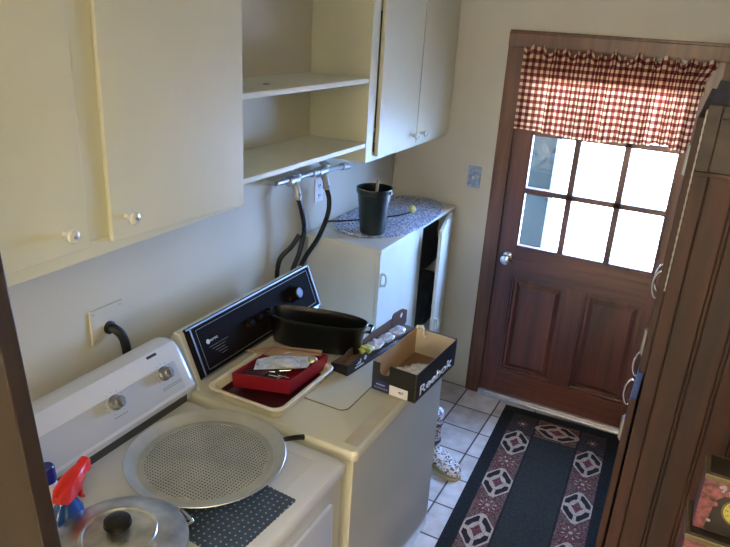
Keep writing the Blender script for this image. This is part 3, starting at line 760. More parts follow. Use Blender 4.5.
# ------------------------------------------------------------------ things on the dryer
# skillet under the perforated pan
SK = (.585, -2.35, DZ)
sk = thing('skillet', 'black skillet lying under the round perforated pan', 'skillet', SK)
bm = bmesh.new(); lathe(bm, [(0, 0), (.115, 0), (.125, .004), (.142, .043), (.148, .045), (.146, .047), (.138, .044), (.120, .008), (0, .006)], (SK[0], SK[1], DZ+.004), seg=48)
link('pan_body', bm, 'blacken', sk, 35)
bm = bmesh.new(); tube(bm, [(.655, -2.235, DZ+.036), (.70, -2.185, DZ+.042), (.725, -2.155, DZ+.042), (.744, -2.132, DZ+.038)], lambda t: .006+.003*t, 10)
link('handle', bm, 'blacken', sk, 50)
PZ = DZ+.056; PCX, PCY = .589, -2.388
pz = thing('perforated_pizza_pan', 'large round perforated aluminium pizza pan on the white dryer', 'pan', (PCX, PCY, PZ))
bm = bmesh.new(); R0 = .205
lathe(bm, [(0, .0), (.187, .0), (.192, .001), (.208, .016), (.217, .020), (.2185, .0215), (.217, .023), (.207, .0185), (.190, .0035), (.184, .0025)], (PCX, PCY, PZ), seg=72)
link('pan_rim', bm, 'pan', pz, 35)
bm = bmesh.new(); lathe(bm, [(.186, .0024), (0, .0024)], (PCX, PCY, PZ), seg=64)
link('perforated_base', bm, 'panbase', pz)
for a in (20, 110, 200, 290):
    a = math.radians(a); x, y = PCX+.165*math.cos(a), PCY+.165*math.sin(a); tt = Vector((-math.sin(a), math.cos(a), 0))
    bm = bmesh.new(); tube(bm, [Vector((x, y, PZ+.003))-tt*.014, Vector((x, y, PZ+.005)), Vector((x, y, PZ+.003))+tt*.014], .0014, 6); link('raised_rib', bm, 'pan', pz, 50)
# dotted mat
bm = bmesh.new(); loft(bm, [[(.795+px*1, -2.44+py, DZ+.0016+z) for px, py in rrect(.15, .22, .004)] for z in (0, .0035)])
bm.free()
bm = bmesh.new(); pts = []
X0_, X1_, Y0_, Y1_ = .60, .845, -2.60, -2.335
step = .0128
def scallop(p, q):
    n = int((Vector(q)-Vector(p)).length/step); out = []
    d = (Vector(q)-Vector(p)); nrm = Vector((d.y, -d.x)).normalized()
    for k in range(n*4): t = k/(n*4); out.append(Vector(p)+d*t+nrm*.0022*abs(math.sin(PI*t*n)))
    return out
cs = [(X0_, Y0_), (X1_, Y0_), (X1_, Y1_), (X0_, Y1_)]
for a, b in zip(cs, cs[1:]+cs[:1]): pts += scallop(a, b)
rot = Matrix.Rotation(math.radians(-4), 2); cc = Vector((.72, -2.47))
pts = [rot @ (Vector(p)-cc)+cc for p in pts]
loft(bm, [[(p.x, p.y, DZ+.0018) for p in pts], [(p.x, p.y, DZ+.005) for p in pts]])
tag(link('dotted_mat', bm, 'mat', None, loc=(.72, -2.47, DZ)), 'dark blue dotted rubber mat with scalloped edge on dryer', 'mat')
# cooking pot with lid
LX, LY = .645, -2.752
cpot = thing('cooking_pot', 'worn aluminium cooking pot under domed lid on white dryer', 'pot', (LX, LY, DZ))
bm = bmesh.new(); lathe(bm, [(0, 0), (.128, 0), (.138, .008), (.142, .075), (.147, .08), (.143, .082), (.138, .078), (.134, .012), (0, .008)], (LX, LY, DZ+.001), seg=56)
link('pot_body', bm, 'potal', cpot, 35)
bm = bmesh.new(); d = Vector((.35, 1, 0)).normalized(); s = Vector((-d.y, d.x, 0)); c = Vector((LX, LY, DZ+.07))
tube(bm, [c+d*.138-s*.03, c+d*.168-s*.03, c+d*.168+s*.03, c+d*.138+s*.03], .005, 8, smooth=False)
link('pot_handle', bm, 'potrim', cpot, 50)
ld = thing('pot_lid', 'domed scuffed aluminium lid with black knob on the cooking pot', 'lid', (LX, LY, DZ+.082))
zl = DZ+.084
bm = bmesh.new(); lathe(bm, [(.150, 0), (.153, .002), (.152, .006), (.145, .009), (.13, .018), (.105, .027), (.085, .031), (.083, .0335), (.078, .0335), (.075, .031), (.04, .036), (0, .037), (0, .034), (.075, .028), (.13, .014), (.150, 0)], (LX, LY, zl), seg=64)
link('lid_dome', bm, 'potal', ld, 30)
bm = bmesh.new(); lathe(bm, [(0, .035), (.014, .035), (.015, .043), (.026, .047), (.031, .056), (.029, .066), (.017, .071), (0, .072)], (LX, LY, zl), seg=32)
link('lid_knob', bm, 'blacken', ld, 40)
# spray bottle
SX, SY = .555, -2.795; sp = None
SX, SY = .468, -2.745
sp = thing('spray_bottle', 'blue spray bottle with bright red trigger head by wooden post', 'spray bottle', (SX, SY, DZ))
bm = bmesh.new(); rings = []
for z, a, b in ((0, .034, .026), (.004, .040, .030), (.06, .042, .032), (.09, .040, .030), (.112, .028, .022), (.128, .016, .015), (.14, .015, .015)):
    rings.append([(SX+b*math.cos(2*PI*k/28), SY+a*math.sin(2*PI*k/28), DZ+z) for k in range(28)])
loft(bm, rings); link('bottle_body', bm, 'blue', sp, 40)
bm = bmesh.new(); lathe(bm, [(0, .128), (.020, .128), (.020, .148), (.016, .154), (0, .154)], (SX, SY, DZ), seg=20)
dd = Vector((-.38, 1, 0)).normalized(); ss = Vector((dd.y, -dd.x, 0)); h = Vector((SX+.005, SY+.01, DZ+.142))
def sect(t, w, z0, z1): return [h+dd*t+ss*sx*w+Vector((0, 0, z)) for sx, z in ((1, z0), (1, z1-.006), (.5, z1), (-.5, z1), (-1, z1-.006), (-1, z0))]
loft(bm, [sect(-.055, .010, .008, .026), sect(-.038, .017, -.006, .036), sect(0, .019, -.008, .043), sect(.035, .017, .004, .043), sect(.058, .012, .014, .040), sect(.064, .013, .010, .043), sect(.078, .013, .010, .043)])
link('spray_head', bm, 'spray', sp, 50)
bm = bmesh.new(); loft(bm, [[h+dd*a+ss*s*.006+Vector((0, 0, z)) for s in (1, -1) for a, z in (((a1, z_), (a2, z_)) if s > 0 else ((a2, z_), (a1, z_)))] for a1, a2, z_ in ((.022, .034, .006), (.034, .043, -.02), (.036, .044, -.04), (.046, .052, -.055))])
link('trigger', bm, 'spray', sp, 50)
# second bottle: white with navy cap
B2 = (.362, -2.712)
wb = thing('cleaner_bottle', 'white bottle with navy cap behind the spray bottle', 'bottle', (B2[0], B2[1], DZ))
bm = bmesh.new(); lathe(bm, [(0, 0), (.034, 0), (.037, .005), (.037, .06), (.032, .085), (.016, .105), (.015, .12), (0, .12)], (B2[0], B2[1], DZ), seg=32)
link('bottle_body', bm, 'white', wb, 40)
bm = bmesh.new(); lathe(bm, [(0, .11), (.021, .11), (.022, .114), (.020, .15), (.017, .154), (0, .154)], (B2[0], B2[1], DZ), seg=28)
link('bottle_cap', bm, 'navy', wb, 40)

# ------------------------------------------------------------------ things on the washer
TZ = WZ+.004
tr = thing('plastic_tray', 'cream plastic dish tray on washer holding the red box', 'tray', (.468, -1.90, TZ))
bm = bmesh.new(); tcx, tcy = .484, -1.920
def rr(w, h, z, r=.035): return [(tcx+px, tcy+py, z) for px, py in rrect(w, h, r, 8)]
loft(bm, [rr(.250, .312, TZ), rr(.270, .335, TZ+.037), rr(.288, .352, TZ+.041), rr(.292, .356, TZ+.038), rr(.295, .359, TZ+.041), rr(.288, .352, TZ+.0445), rr(.265, .330, TZ+.042), rr(.244, .306, TZ+.004)], cap0=True, cap1=True)
link('tray_body', bm, 'traypl', tr, 35)
mt = thing('baking_tray', 'dark maroon baking tray inside the cream plastic tray', 'tray', (.48, -1.90, TZ+.004))
bm = bmesh.new(); tcx, tcy = .484, -1.925
loft(bm, [rr(.21, .26, TZ+.006, .015), rr(.225, .275, TZ+.022, .02), rr(.232, .282, TZ+.022, .02), rr(.222, .272, TZ+.020, .02), rr(.206, .256, TZ+.009, .015)])
link('tray_body', bm, 'maroon', mt, 35)
# red box: corners at its rim
rb = thing('red_box', 'open red box of hardware packets resting in cream tray', 'box', (.49, -1.87, TZ+.024))
K = [Vector((.395, -2.03, 0)), Vector((.583, -1.968, 0)), Vector((.594, -1.742, 0)), Vector((.405, -1.80, 0))]
zb0, zb1 = TZ+.026, TZ+.078
cen = sum(K, Vector())/4
bm = bmesh.new(); inn = [cen+(p-cen)*.975 for p in K]; base = [cen+(p-cen)*.98 for p in K]
up = lambda L_, z: [(p.x, p.y, z) for p in L_]
loft(bm, [up(base, zb0), up(K, zb1), up(inn, zb1), up([cen+(p-cen)*.95 for p in K], zb0+.012)], mi=0)
link('box_body', bm, 'red', rb)
def slab(pts, z, th, tilt=None):
    bm = bmesh.new(); prism(bm, [(p[0], p[1], z+(p[2] if len(p) > 2 else 0)) for p in pts], (0, 0, th)); return bm
ulerp = lambda a, b: K[0]+(K[1]-K[0])*a+(K[3]-K[0])*b
def quad(a0, a1, b0, b1, h0=0, h1=0, sk=0):
    ps = [ulerp(a0, b0), ulerp(a1, b0+sk), ulerp(a1, b1+sk), ulerp(a0, b1)]
    return [(p.x, p.y, hh) for p, hh in zip(ps, (h0, h0, h1, h1))]
tag(link('brown_envelope', slab([(.335, -1.875, 0), (.40, -1.79, 0), (.56, -1.725, 0), (.575, -1.76, 0), (.43, -1.86, 0)], zb1-.004, .003), 'card', None, loc=(.45, -1.8, zb1)), 'brown card sheet behind hardware packets in red box', 'card')
tag(link('hardware_packet', slab(quad(.08, .62, .12, .50, .0, .006, .10), zb1-.030, .006), 'darkstuff', None, loc=(.46, -1.95, zb1-.01)), 'dark packet at near left inside the red box', 'packet')
pk = thing('blister_packet', 'clear white blister packet with hang hole in red box', 'packet', (.50, -1.88, zb1-.004))
q = [(.405, -1.905, .006), (.435, -1.965, .004), (.575, -1.85, .0), (.560, -1.775, .004), (.47, -1.80, .008)]
link('card_backing', slab(q, zb1-.010, .0015), 'foil', pk, bevel=.0005)
bm = lump((.50, -1.865, zb1-.003), (.05, .034, .008), 5, 3, .3); link('blister', bm, 'foil', pk, 60)
bm = bmesh.new(); lathe(bm, [(0, 0), (.007, 0), (0, .0004)], (.426, -1.93, zb1-.0035), (0, 0, 1), 12, sy=.5); link('hang_hole', bm, 'inkd', pk)
bm = bmesh.new()
for i in range(7):
    a = random.uniform(0, PI); c = Vector((random.uniform(.47, .55), random.uniform(-1.955, -1.90), zb1-.012)); dv = Vector((math.cos(a), math.sin(a), 0))*.02
    tube(bm, [c-dv, c+dv], .002, 6, smooth=False)
tag(link('loose_screws', bm, 'chrome', None, 50, loc=(.51, -1.91, zb1)), 'loose shiny screws in front of the blister packet', 'screws', kind='stuff')
bm = bmesh.new(); lathe(bm, [(0, 0), (.014, .0), (.018, .008), (.018, .014), (.012, .022), (0, .024)], (.562, -1.795, zb1-.018), (.3, -.4, 1), 24)
tag(link('metal_knob', bm, 'brass', None, 50, loc=(.562, -1.80, zb1-.012)), 'round brown metal knob in far corner of red box', 'knob')
bm = bmesh.new()
for i in range(9):
    b = .06+.05*i; p, q = ulerp(.06, b), ulerp(.45, b+.02)
    prism(bm, [(p.x, p.y, zb1-.022), (q.x, q.y, zb1-.022), (q.x, q.y-.004, zb1-.022), (p.x, p.y-.004, zb1-.022)], (0, 0, .012))
tag(link('packet_stack', bm, plain('dark_red_card', rgb(70, 34, 36), .5), None, loc=(.43, -1.98, zb1-.01)), 'row of thin dark packets along red box left side', 'packets', kind='stuff')

# roaster
RX, RY, RA = .452, -1.584, math.radians(13)
ro = thing('roasting_pan', 'deep oval black enamel roasting pan against the washer console', 'roasting pan', (RX, RY, TZ))
def ov(a, b, z, n=64):
    out = []
    for k in range(n):
        t = 2*PI*k/n; ex = .8
        x = a*math.copysign(abs(math.cos(t))**ex, math.cos(t)); y = b*math.copysign(abs(math.sin(t))**ex, math.sin(t))
        out.append((RX+x*math.cos(RA)-y*math.sin(RA), RY+x*math.sin(RA)+y*math.cos(RA), z))
    return out
bm = bmesh.new(); loft(bm, [ov(.160, .048, TZ), ov(.174, .058, TZ+.008), ov(.188, .064, TZ+.105), ov(.196, .071, TZ+.120), ov(.199, .074, TZ+.124), ov(.195, .070, TZ+.127), ov(.186, .062, TZ+.106), ov(.160, .054, TZ+.012), ov(.14, .044, TZ+.008)])
link('pan_body', bm, 'blacken', ro, 40)
for s in (1, -1):
    bm = bmesh.new(); d = Vector((math.cos(RA), math.sin(RA), 0))*s; e = Vector((-d.y, d.x, 0)); c = Vector((RX, RY, TZ+.11))
    tube(bm, [c+d*.184-e*.032, c+d*.21-e*.026, c+d*.213, c+d*.21+e*.026, c+d*.184+e*.032], .006, 8)
    link('handle', bm, 'blacken', ro, 50)

# shoe box (open) at the washer front edge
def frame(o, deg):
    a = math.radians(deg); u = Vector((math.cos(a), math.sin(a), 0)); v = Vector((-math.sin(a), math.cos(a), 0)); o = Vector(o)
    return lambda s, t, z: o+u*s+v*t+Vector((0, 0, z))
F = frame((.775, -1.748, TZ+.003), -3.2); BW, BL, BH, th = .168, .328, .108, .003
sb = thing('shoe_box', 'open black shoe box with white lettering on washer front edge', 'box', tuple(F(BW/2, BL/2, 0)))
def wallp(bm, p, q, n, h0, h1, mi_out, mi_in, notch=None):
    """upright card wall from p to q (base), inside towards n"""
    poly = [(0, 0), (1, 0), (1, h1)]
    if notch:
        c, w, dpt = notch
        poly += [(c+w, h1)]+[(c+w*math.cos(a), h1-dpt+w*0-(dpt*.45)*math.sin(a)) for a in [PI*k/8 for k in range(9)]]+[(c-w, h1)]
    poly += [(0, h0)]
    p, q, n = Vector(p), Vector(q), Vector(n)
    pts = [p+(q-p)*a+Vector((0, 0, z)) for a, z in poly]
    prism(bm, pts, n*th*.5, mi_out); prism(bm, [x+n*th*.51 for x in pts], n*th*.5, mi_in)
bm = bmesh.new(); z = 0
o00, o10, o11, o01 = F(0, 0, 0), F(BW, 0, 0), F(BW, BL, 0), F(0, BL, 0)
uu = (o10-o00).normalized(); vv = (o01-o00).normalized()
prism(bm, [o00, o10, o11, o01], (0, 0, .003), 3)
wallp(bm, o00, o10, vv, BH, BH, 0, 1, notch=(.28, .11, .03)); wallp(bm, o01, o11, -vv, BH, BH, 0, 2)
wallp(bm, o10, o11, -uu, BH, BH, 0, 1); wallp(bm, o00, o01, uu, BH, BH, 0, 1)
link('box_body', bm, ['boxblk', 'kraft', 'palelin', 'boxfloor'], sb)
bm = bmesh.new()
prism(bm, [F(.070, -.0004, .001), F(.140, -.0004, .001), F(.140, -.0004, .038), F(.070, -.0004, .038)], -vv*.0005); link('size_label', bm, 'label', sb)['label'] = 'white size label'
bm = bmesh.new(); prism(bm, [F(.006, -.0004, .001), F(.069, -.0004, .001), F(.069, -.0004, .043), F(.006, -.0004, .043)], -vv*.0005); link('blue_label', bm, 'labelb', sb)['label'] = 'dark blue label'
link('label_lettering', text_bm('407', .014, F(.104, -.001, .016), uu, (0, 0, 1), bold=.02), 'inkd', sb)
bm = bmesh.new()
for k in range(6): prism(bm, [F(.012+.009*k, -.001, .012), F(.018+.009*k, -.001, .012), F(.018+.009*k, -.001, .015), F(.012+.009*k, -.001, .015)], -vv*.0003)
prism(bm, [F(.018, -.001, .024), F(.052, -.001, .024), F(.052, -.001, .029), F(.018, -.001, .029)], -vv*.0003)
link('label_print', bm, plain('label_blue_print', rgb(150, 160, 200), .5), sb)
bm = text_bm('Reebok', .050, F(BW+.0006, .032, .016), vv, (0, 0, 1), bold=.02, width=.262)
for v in bm.verts: pass
link('lettering', bm, 'ink', sb)['label'] = 'white lettering reading Reebok'
bm = bmesh.new(); prism(bm, [F(0, BL-.006, BH), F(BW, BL-.006, BH), F(BW, BL, BH), F(0, BL, BH)], (0, 0, .0015)); link('rim_edge', bm, 'labelb', sb)
# contents
tag(link('crumpled_tissue', lump(F(.062, .10, .026), (.042, .045, .018), 12, 4, .5, 5), 'paper', None, 60, loc=tuple(F(.06, .1, .006))), 'crumpled pale tissue paper inside the open shoe box', 'paper')
tag(link('plastic_bag', lump(F(.105, .16, .026), (.045, .05, .018), 22, 4, .5, 5), 'foil', None, 60, loc=tuple(F(.1, .17, .006))), 'clear crumpled plastic bag inside the open shoe box', 'bag')
bm = bmesh.new(); tube(bm, [F(.008, BL-.014, BH+.006), F(.022, BL-.008, BH+.014), F(.034, BL-.010, BH+.004), F(.038, BL-.014, BH-.012), F(.046, BL-.018, BH-.024), F(.052, BL-.012, BH-.014)], .0036, 8)
tube(bm, [F(.004, BL-.012, BH+.004), F(.008, BL-.010, BH+.012), F(.018, BL-.008, BH+.010), F(.022, BL-.007, BH+.003)], .0036, 8)
tag(link('white_clip', bm, 'porc', None, 50, loc=tuple(F(.04, BL, BH))), 'white twisted plastic clip hooked over shoe box rim', 'clip')

# second box: narrow, torn open
G = frame((.665, -1.722, TZ+.001), -7.5)
nb = thing('narrow_box', 'narrow torn black box of packets between roaster and shoe box', 'box', tuple(G(0, .2, 0)))
gu = (G(1, 0, 0)-G(0, 0, 0)).normalized(); gv = (G(0, 1, 0)-G(0, 0, 0)).normalized()
NL, NW = .50, .075; bm = bmesh.new()
prism(bm, [G(-NW, 0, 0), G(0, 0, 0), G(0, NL, 0), G(-NW, NL, 0)], (0, 0, .002), 1)
def cardp(pts, off, m0=0, m1=1):
    prism(bm, pts, off*.0015, m0); prism(bm, [p+off*.0016 for p in pts], off*.0015, m1)
cardp([G(0, 0, 0), G(0, .135, 0), G(0, .135, .03), G(-.0, .115, .052), G(-.0, .075, .052), G(0, .07, .047), G(0, .03, .047), G(0, .026, .042), G(0, 0, .042)], -gu)     # front flap, black outside
cardp([G(0, .135, 0), G(0, NL, 0), G(0, NL, .022), G(0, .135, .022)], -gu, 0, 0)
cardp([G(-NW, 0, 0), G(-NW, NL, 0), G(-NW, NL, .02), G(-NW, .40, .02), G(-NW, .40, .064), G(-NW, .25, .056), G(-NW, .20, .046), G(-NW, .10, .040), G(-NW, .08, .03), G(-NW, 0, .03)], gu, 0, 1)
cardp([G(-NW, 0, 0), G(0, 0, 0), G(0, 0, .042), G(-NW, 0, .03)], gv)
link('box_body', bm, ['boxblk', plain('brown_box_lining', rgb(112, 82, 60), .7)], nb)
bm = bmesh.new()   # raised far part of the back wall, brown, with a punched hole
ctr = G(-NW+.002, .452, .045); outer = []; inner = []
for k in range(24):
    a = 2*PI*k/24; ca, sa = math.cos(a), math.sin(a); m_ = 1/max(abs(ca)/.056, abs(sa)/.044)
    zz = sa*m_; zz = min(zz, .040-.5*max(0, ca*m_-.02)) if sa > 0 else zz
    outer.append(ctr+gv*ca*m_+Vector((0, 0, zz))); inner.append(ctr+Vector((0, 0, .012))+gv*.014+gv*ca*.0115+Vector((0, 0, sa*.0115)))
rings = []
for off in (0, 1):
    O_ = [bm.verts.new(p+gu*.003*off) for p in outer]; I_ = [bm.verts.new(p+gu*.003*off) for p in inner]; rings.append((O_, I_))
    for k in range(24): bm.faces.new([O_[k], O_[(k+1) % 24], I_[(k+1) % 24], I_[k]])
for q_ in (0, 1):
    for k in range(24): bm.faces.new([rings[0][q_][k], rings[0][q_][(k+1) % 24], rings[1][q_][(k+1) % 24], rings[1][q_][k]])
link('end_flap', bm, plain('brown_flap', rgb(96, 66, 50), .7), nb)['label'] = 'brown flap with round hole'
bm = bmesh.new(); q = G(.0004, .103, .034); 
lathe(bm, [(0, 0), (.009, 0), (.009, .0006), (0, .0006)], G(.0006, .108, .034), gu, 20)
link('white_sticker', bm, 'ink', nb)
bm = bmesh.new()
for k in range(3):
    prism(bm, [G(.0006, .048+.012*k, .022+.004*(2-k)), G(.0006, .056+.012*k, .022), G(.0006, .064+.009*k, .024+.007*k), G(.0006, .056+.010*k, .026+.008*k)], gu*.0005)
prism(bm, [G(.0006, .045, .012), G(.0006, .098, .012), G(.0006, .098, .018), G(.0006, .045, .018)], gu*.0005)
link('printed_mark', bm, 'ink', nb)['label'] = 'white striped sports mark'
tag(link('yellow_packet', lump(G(-.036, .165, .03), (.026, .034, .010), 31, 4, .4, 4), plain('yellow_print', rgb(206, 200, 96), .4, vary=.4, scale=60), None, 60, loc=tuple(G(-.036, .165, .01))), 'yellow and white packet in near end of narrow box', 'packet')
for i, (t, m_, lab) in enumerate(((.235, 'label', 'white paper packet in middle of narrow box'), (.305, 'foil', 'clear plastic packet in middle of narrow box'), (.385, 'foil', 'clear packet at far end of narrow box'))):
    tag(link('white_packet' if i == 0 else 'clear_packet', lump(G(-.038, t, .026), (.028, .046, .009), 41+i, 4, .4, 4), m_, None, 60, loc=tuple(G(-.038, t, .01))), lab, 'packet')

# ------------------------------------------------------------------ slipper boot on the floor
sx, sy = .72, -.85
sbt = thing('slipper_boot', 'patterned white slipper boot standing on tiles past the washer', 'boot', (sx, sy, 0))
bm = bmesh.new(); rings = []
du = Vector((.92, -.38, 0)).normalized(); dv = Vector((.38, .92, 0)).normalized(); c0 = Vector((.705, -.815, 0))
for t, w, h in ((-.06, .022, .04), (-.045, .038, .08), (0, .044, .10), (.05, .047, .09), (.10, .052, .072), (.15, .048, .055), (.18, .030, .036), (.188, .010, .018)):
    rings.append([c0+du*t+dv*w*math.cos(a)+Vector((0, 0, .014+max(0, h*(.5+.5*math.sin(a))))) for a in [2*PI*k/20 for k in range(20)]])
loft(bm, rings); link('boot_foot', bm, 'floral', sbt, 60)
bm = bmesh.new(); rings = []
for t, w in ((-.065, .026), (-.04, .042), (.03, .046), (.10, .055), (.155, .050), (.19, .018)): rings.append([c0+du*t+dv*w*s+Vector((0, 0, z)) for s, z in ((1, .001), (1, .016), (-1, .016), (-1, .001))])
loft(bm, rings); link('sole', bm, plain('tan_sole', rgb(180, 160, 120), .7), sbt)
bm = bmesh.new(); rings = []
for z, r in ((.07, .038), (.12, .037), (.16, .041), (.22, .043), (.30, .046), (.305, .042)): rings.append([c0-du*.01+Vector((r*math.cos(a), r*math.sin(a), z)) for a in [2*PI*k/24 for k in range(24)]])
loft(bm, rings); link('boot_shaft', bm, 'floral', sbt, 60)
for z in (.125, .225):
    bm = bmesh.new(); lathe(bm, [(.040, 0), (.046, .004), (.046, .014), (.040, .018)], c0-du*.01+Vector((0, 0, z)), seg=24)
    link('ankle_band', bm, plain('purple_band', rgb(84, 60, 84), .7), sbt, 60)['label'] = 'dark purple band'

# ------------------------------------------------------------------ runner rug
th3 = math.radians(3.0); RU = Vector((math.cos(th3), math.sin(th3), 0)); RV = Vector((math.sin(th3), -math.cos(th3), 0)); RO = Vector((.883, -.078, 0))
W_, LN = .655, 1.9
def rp(u, v, z=.0085): p = RO+RU*u+RV*v; return Vector((p.x, p.y, z))
bm = bmesh.new()
def flat(pts, z, mi):
    vs = [bm.verts.new(rp(u, v, z)) for u, v in pts]; f = bm.faces.new(vs); f.material_index = mi
    if f.normal.z < 0: pass
def rect(u0, u1, v0, v1, z, mi): flat([(u0, v0), (u1, v0), (u1, v1), (u0, v1)], z, mi)
prism(bm, [rp(0, 0, .0005), rp(W_, 0, .0005), rp(W_, LN, .0005), rp(0, LN, .0005)], (0, 0, .008), 1)
# mats: 0 field 1 dark 2 band 3 corner 4 cream 5 red 6 ink
Z1, Z2, Z3, Z4 = .0092, .0096, .0100, .0104
rect(.060, W_-.060, .060, LN-.06, Z1, 6)
rect(.214, W_-.214, .262, LN-.262, Z2, 0)
for a, b in ((.067, .203), (W_-.203, W_-.067)):
    rect(a, b, .262, LN-.262, Z2, 2); rect(a, b, .067, .252, Z2, 3)
rect(.214, W_-.214, .067, .252, Z2, 2)
def poly(cu, cv, pts, z, mi, su=1, sv=1, rot=False):
    P_ = [(cu+(y if rot else x)*su, cv+(x if rot else y)*sv) for x, y in pts]; flat(P_, z, mi)
def med(cu, cv, hw, hh, rot=False, dark=False):
    cr, rd = (4, 5)
    sc_ = lambda L_, s: [(x*s, y*s) for x, y in L_]
    hexa = [(hw*.16, hh*1.08), (hw*1.0, hh*.42), (hw, -hh*.42), (hw*.16, -hh*1.08), (-hw*.16, -hh*1.08), (-hw*1.0, -hh*.42), (-hw, hh*.42), (-hw*.16, hh*1.08)]
    poly(cu, cv, hexa, Z3, cr, rot=rot)
    # dark chevrons inside the ring
    for sx_ in (1, -1):
        for sy_ in (1, -1):
            ch = [(.12*hw, .88*hh), (.30*hw, .86*hh), (.88*hw, .36*hh), (.88*hw, .10*hh), (.60*hw, .12*hh), (.42*hw, .36*hh), (.10*hw, .56*hh)]
            poly(cu, cv, [(x*sx_, y*sy_) for x, y in ch], Z4, 6, rot=rot)
    poly(cu, cv, [(.36*hw, 0), (0, .40*hh), (-.36*hw, 0), (0, -.40*hh)], Z4, 2, rot=rot)
    for k in range(8):
        a = 2*PI*k/8; r = .20*hh if k % 2 == 0 else .15*hh; c_ = (math.cos(a)*r, math.sin(a)*r)
        poly(cu, cv, [(c_[0]*.3, c_[1]*.3), (c_[0]-c_[1]*.35, c_[1]+c_[0]*.35), (c_[0]*1.3, c_[1]*1.3), (c_[0]+c_[1]*.35, c_[1]-c_[0]*.35)], Z4+.0004, 5, rot=rot)
def small(cu, cv, r):
    for k in range(8):
        a = 2*PI*k/8+PI/8
        for rr_, w, mi_ in ((r, .30, 5), (r*.72, .16, 4), (r*.5, .4, 5)):
            c_ = (math.cos(a)*rr_, math.sin(a)*rr_)
            poly(cu, cv, [(c_[0]*.55, c_[1]*.55), (c_[0]-c_[1]*w*.6, c_[1]+c_[0]*w*.6), (c_[0]*1.25, c_[1]*1.25), (c_[0]+c_[1]*w*.6, c_[1]-c_[0]*w*.6)], Z3 if mi_ == 5 else Z4, mi_)
    poly(cu, cv, [(.01*math.cos(2*PI*k/8), .01*math.sin(2*PI*k/8)) for k in range(8)], Z4, 4)
for side in (.135, W_-.135):
    v = .359
    while v < LN-.3:
        med(side, v, .068, .112); small(side, v+.188, .052); v += .377
med(W_/2, .158, .074, .112, rot=True)
for s in (.135, W_-.135): small(s, .16, .03)
o = link('runner_rug', bm, ['rugfield', 'rugdark', 'rugband', 'rugbandd', 'rugcream', 'rugred', 'rugink'], None, loc=tuple(RO))
tag(o, 'dark green runner rug with cream medallion borders before the door', 'rug')

# ------------------------------------------------------------------ pantry on the right
PX0, PY0, PY1, PZT = 1.612, -1.9, -.95, 2.0
pa = thing('pantry_cupboard', 'dark wood plank-sided pantry cupboard at right of door', 'cupboard', (1.9, -1.45, 0))
bm = bmesh.new(); bx(bm, PX0+.002, XR-.005, PY0+.012, PY1, 0, PZT-.002)
link('carcass', bm, 'pine', pa)
x = PX0+.004; i = 0
link('corner_stile', box(PX0, PX0+.033, PY0-.008, PY0+.012, 0, 1.845, .003), 'pine', pa)
x = PX0+.035
while x < XR-.01:
    w = .0655; x1 = min(x+w, XR-.005); bm = bmesh.new()
    bx(bm, x, x1-.011, PY0, PY0+.012, 0, 1.845, .0025); bx(bm, x1-.0095, x1-.0015, PY0+.001, PY0+.012, 0, 1.845, .003)
    link('plank', bm, 'pine', pa); x = x1
link('frieze_board', box(PX0+.03, XR-.005, PY0-.008, PY0+.012, 1.855, 1.972, .002), 'piney', pa)
link('frieze_board', box(PX0, PX0+.029, PY0-.008, PY0+.012, 1.855, 2.0, .002), 'piney', pa)
link('ledge', box(PX0, XR-.005, PY0-.014, PY0+.012, 1.845, 1.855, .002), 'pine', pa)
link('top_shadow_strip', box(PX0+.03, XR-.005, PY0-.004, PY0+.012, 1.972, 2.0, .002), 'bead', pa)  # dark strip stands in for the shadow slot beneath the top
# doors on the front face (x- side)
for y0, y1, z0, z1 in ((-1.885, -1.435, 1.32, 1.97), (-1.425, -.965, 1.32, 1.97), (-1.885, -1.435, .12, 1.24), (-1.425, -.965, .12, 1.24)):
    gx = .006 if z0 < 1 else 0
    bm = bmesh.new(); bx(bm, PX0-.018-gx, PX0-gx, y0, y1, z0, z1, .003)
    d = link('cupboard_door', bm, 'pine', pa)
    near = y0 < -1.5; hy = y1-.03 if near else y0+.03; hz = (z0+.10) if z0 > 1 else (z1-.13)
    if near and z0 < 1: hy = -1.60
    bm = bmesh.new(); xx = PX0-.018-gx
    tube(bm, [(xx, hy, hz-.04), (xx-.014, hy, hz-.042), (xx-.024, hy, hz-.02), (xx-.026, hy, hz), (xx-.024, hy, hz+.02), (xx-.014, hy, hz+.042), (xx, hy, hz+.04)], .0042, 8)
    link('door_pull', bm, 'chrome', d, 50)
    ey = y0+.005 if near else y1-.005
    for z in (z0+.08, z1-.1):
        yh = (y0+.005, y0+.03) if near else (y1-.03, y1-.005)
        bm = bmesh.new(); bx(bm, PX0-.021-gx, PX0-.017-gx, yh[0], yh[1], z-.035, z+.035, .001)
        tube(bm, [(PX0-.0225-gx, sum(yh)/2, z-.035), (PX0-.0225-gx, sum(yh)/2, z+.035)], .003, 8, smooth=False)
        link('hinge', bm, 'frame', d, 50)
bm = bmesh.new()       # twisted edge bead along the upper corner
for ph in (0, PI):
    pts = [(PX0-.0012+.0012*math.cos(k*.9+ph), PY0-.0095+.0012*math.sin(k*.9+ph), 1.56+k*.0055) for k in range(79)]
    tube(bm, pts, .0011, 6, smooth=False)
link('twisted_edge_bead', bm, 'steel', pa, 60)

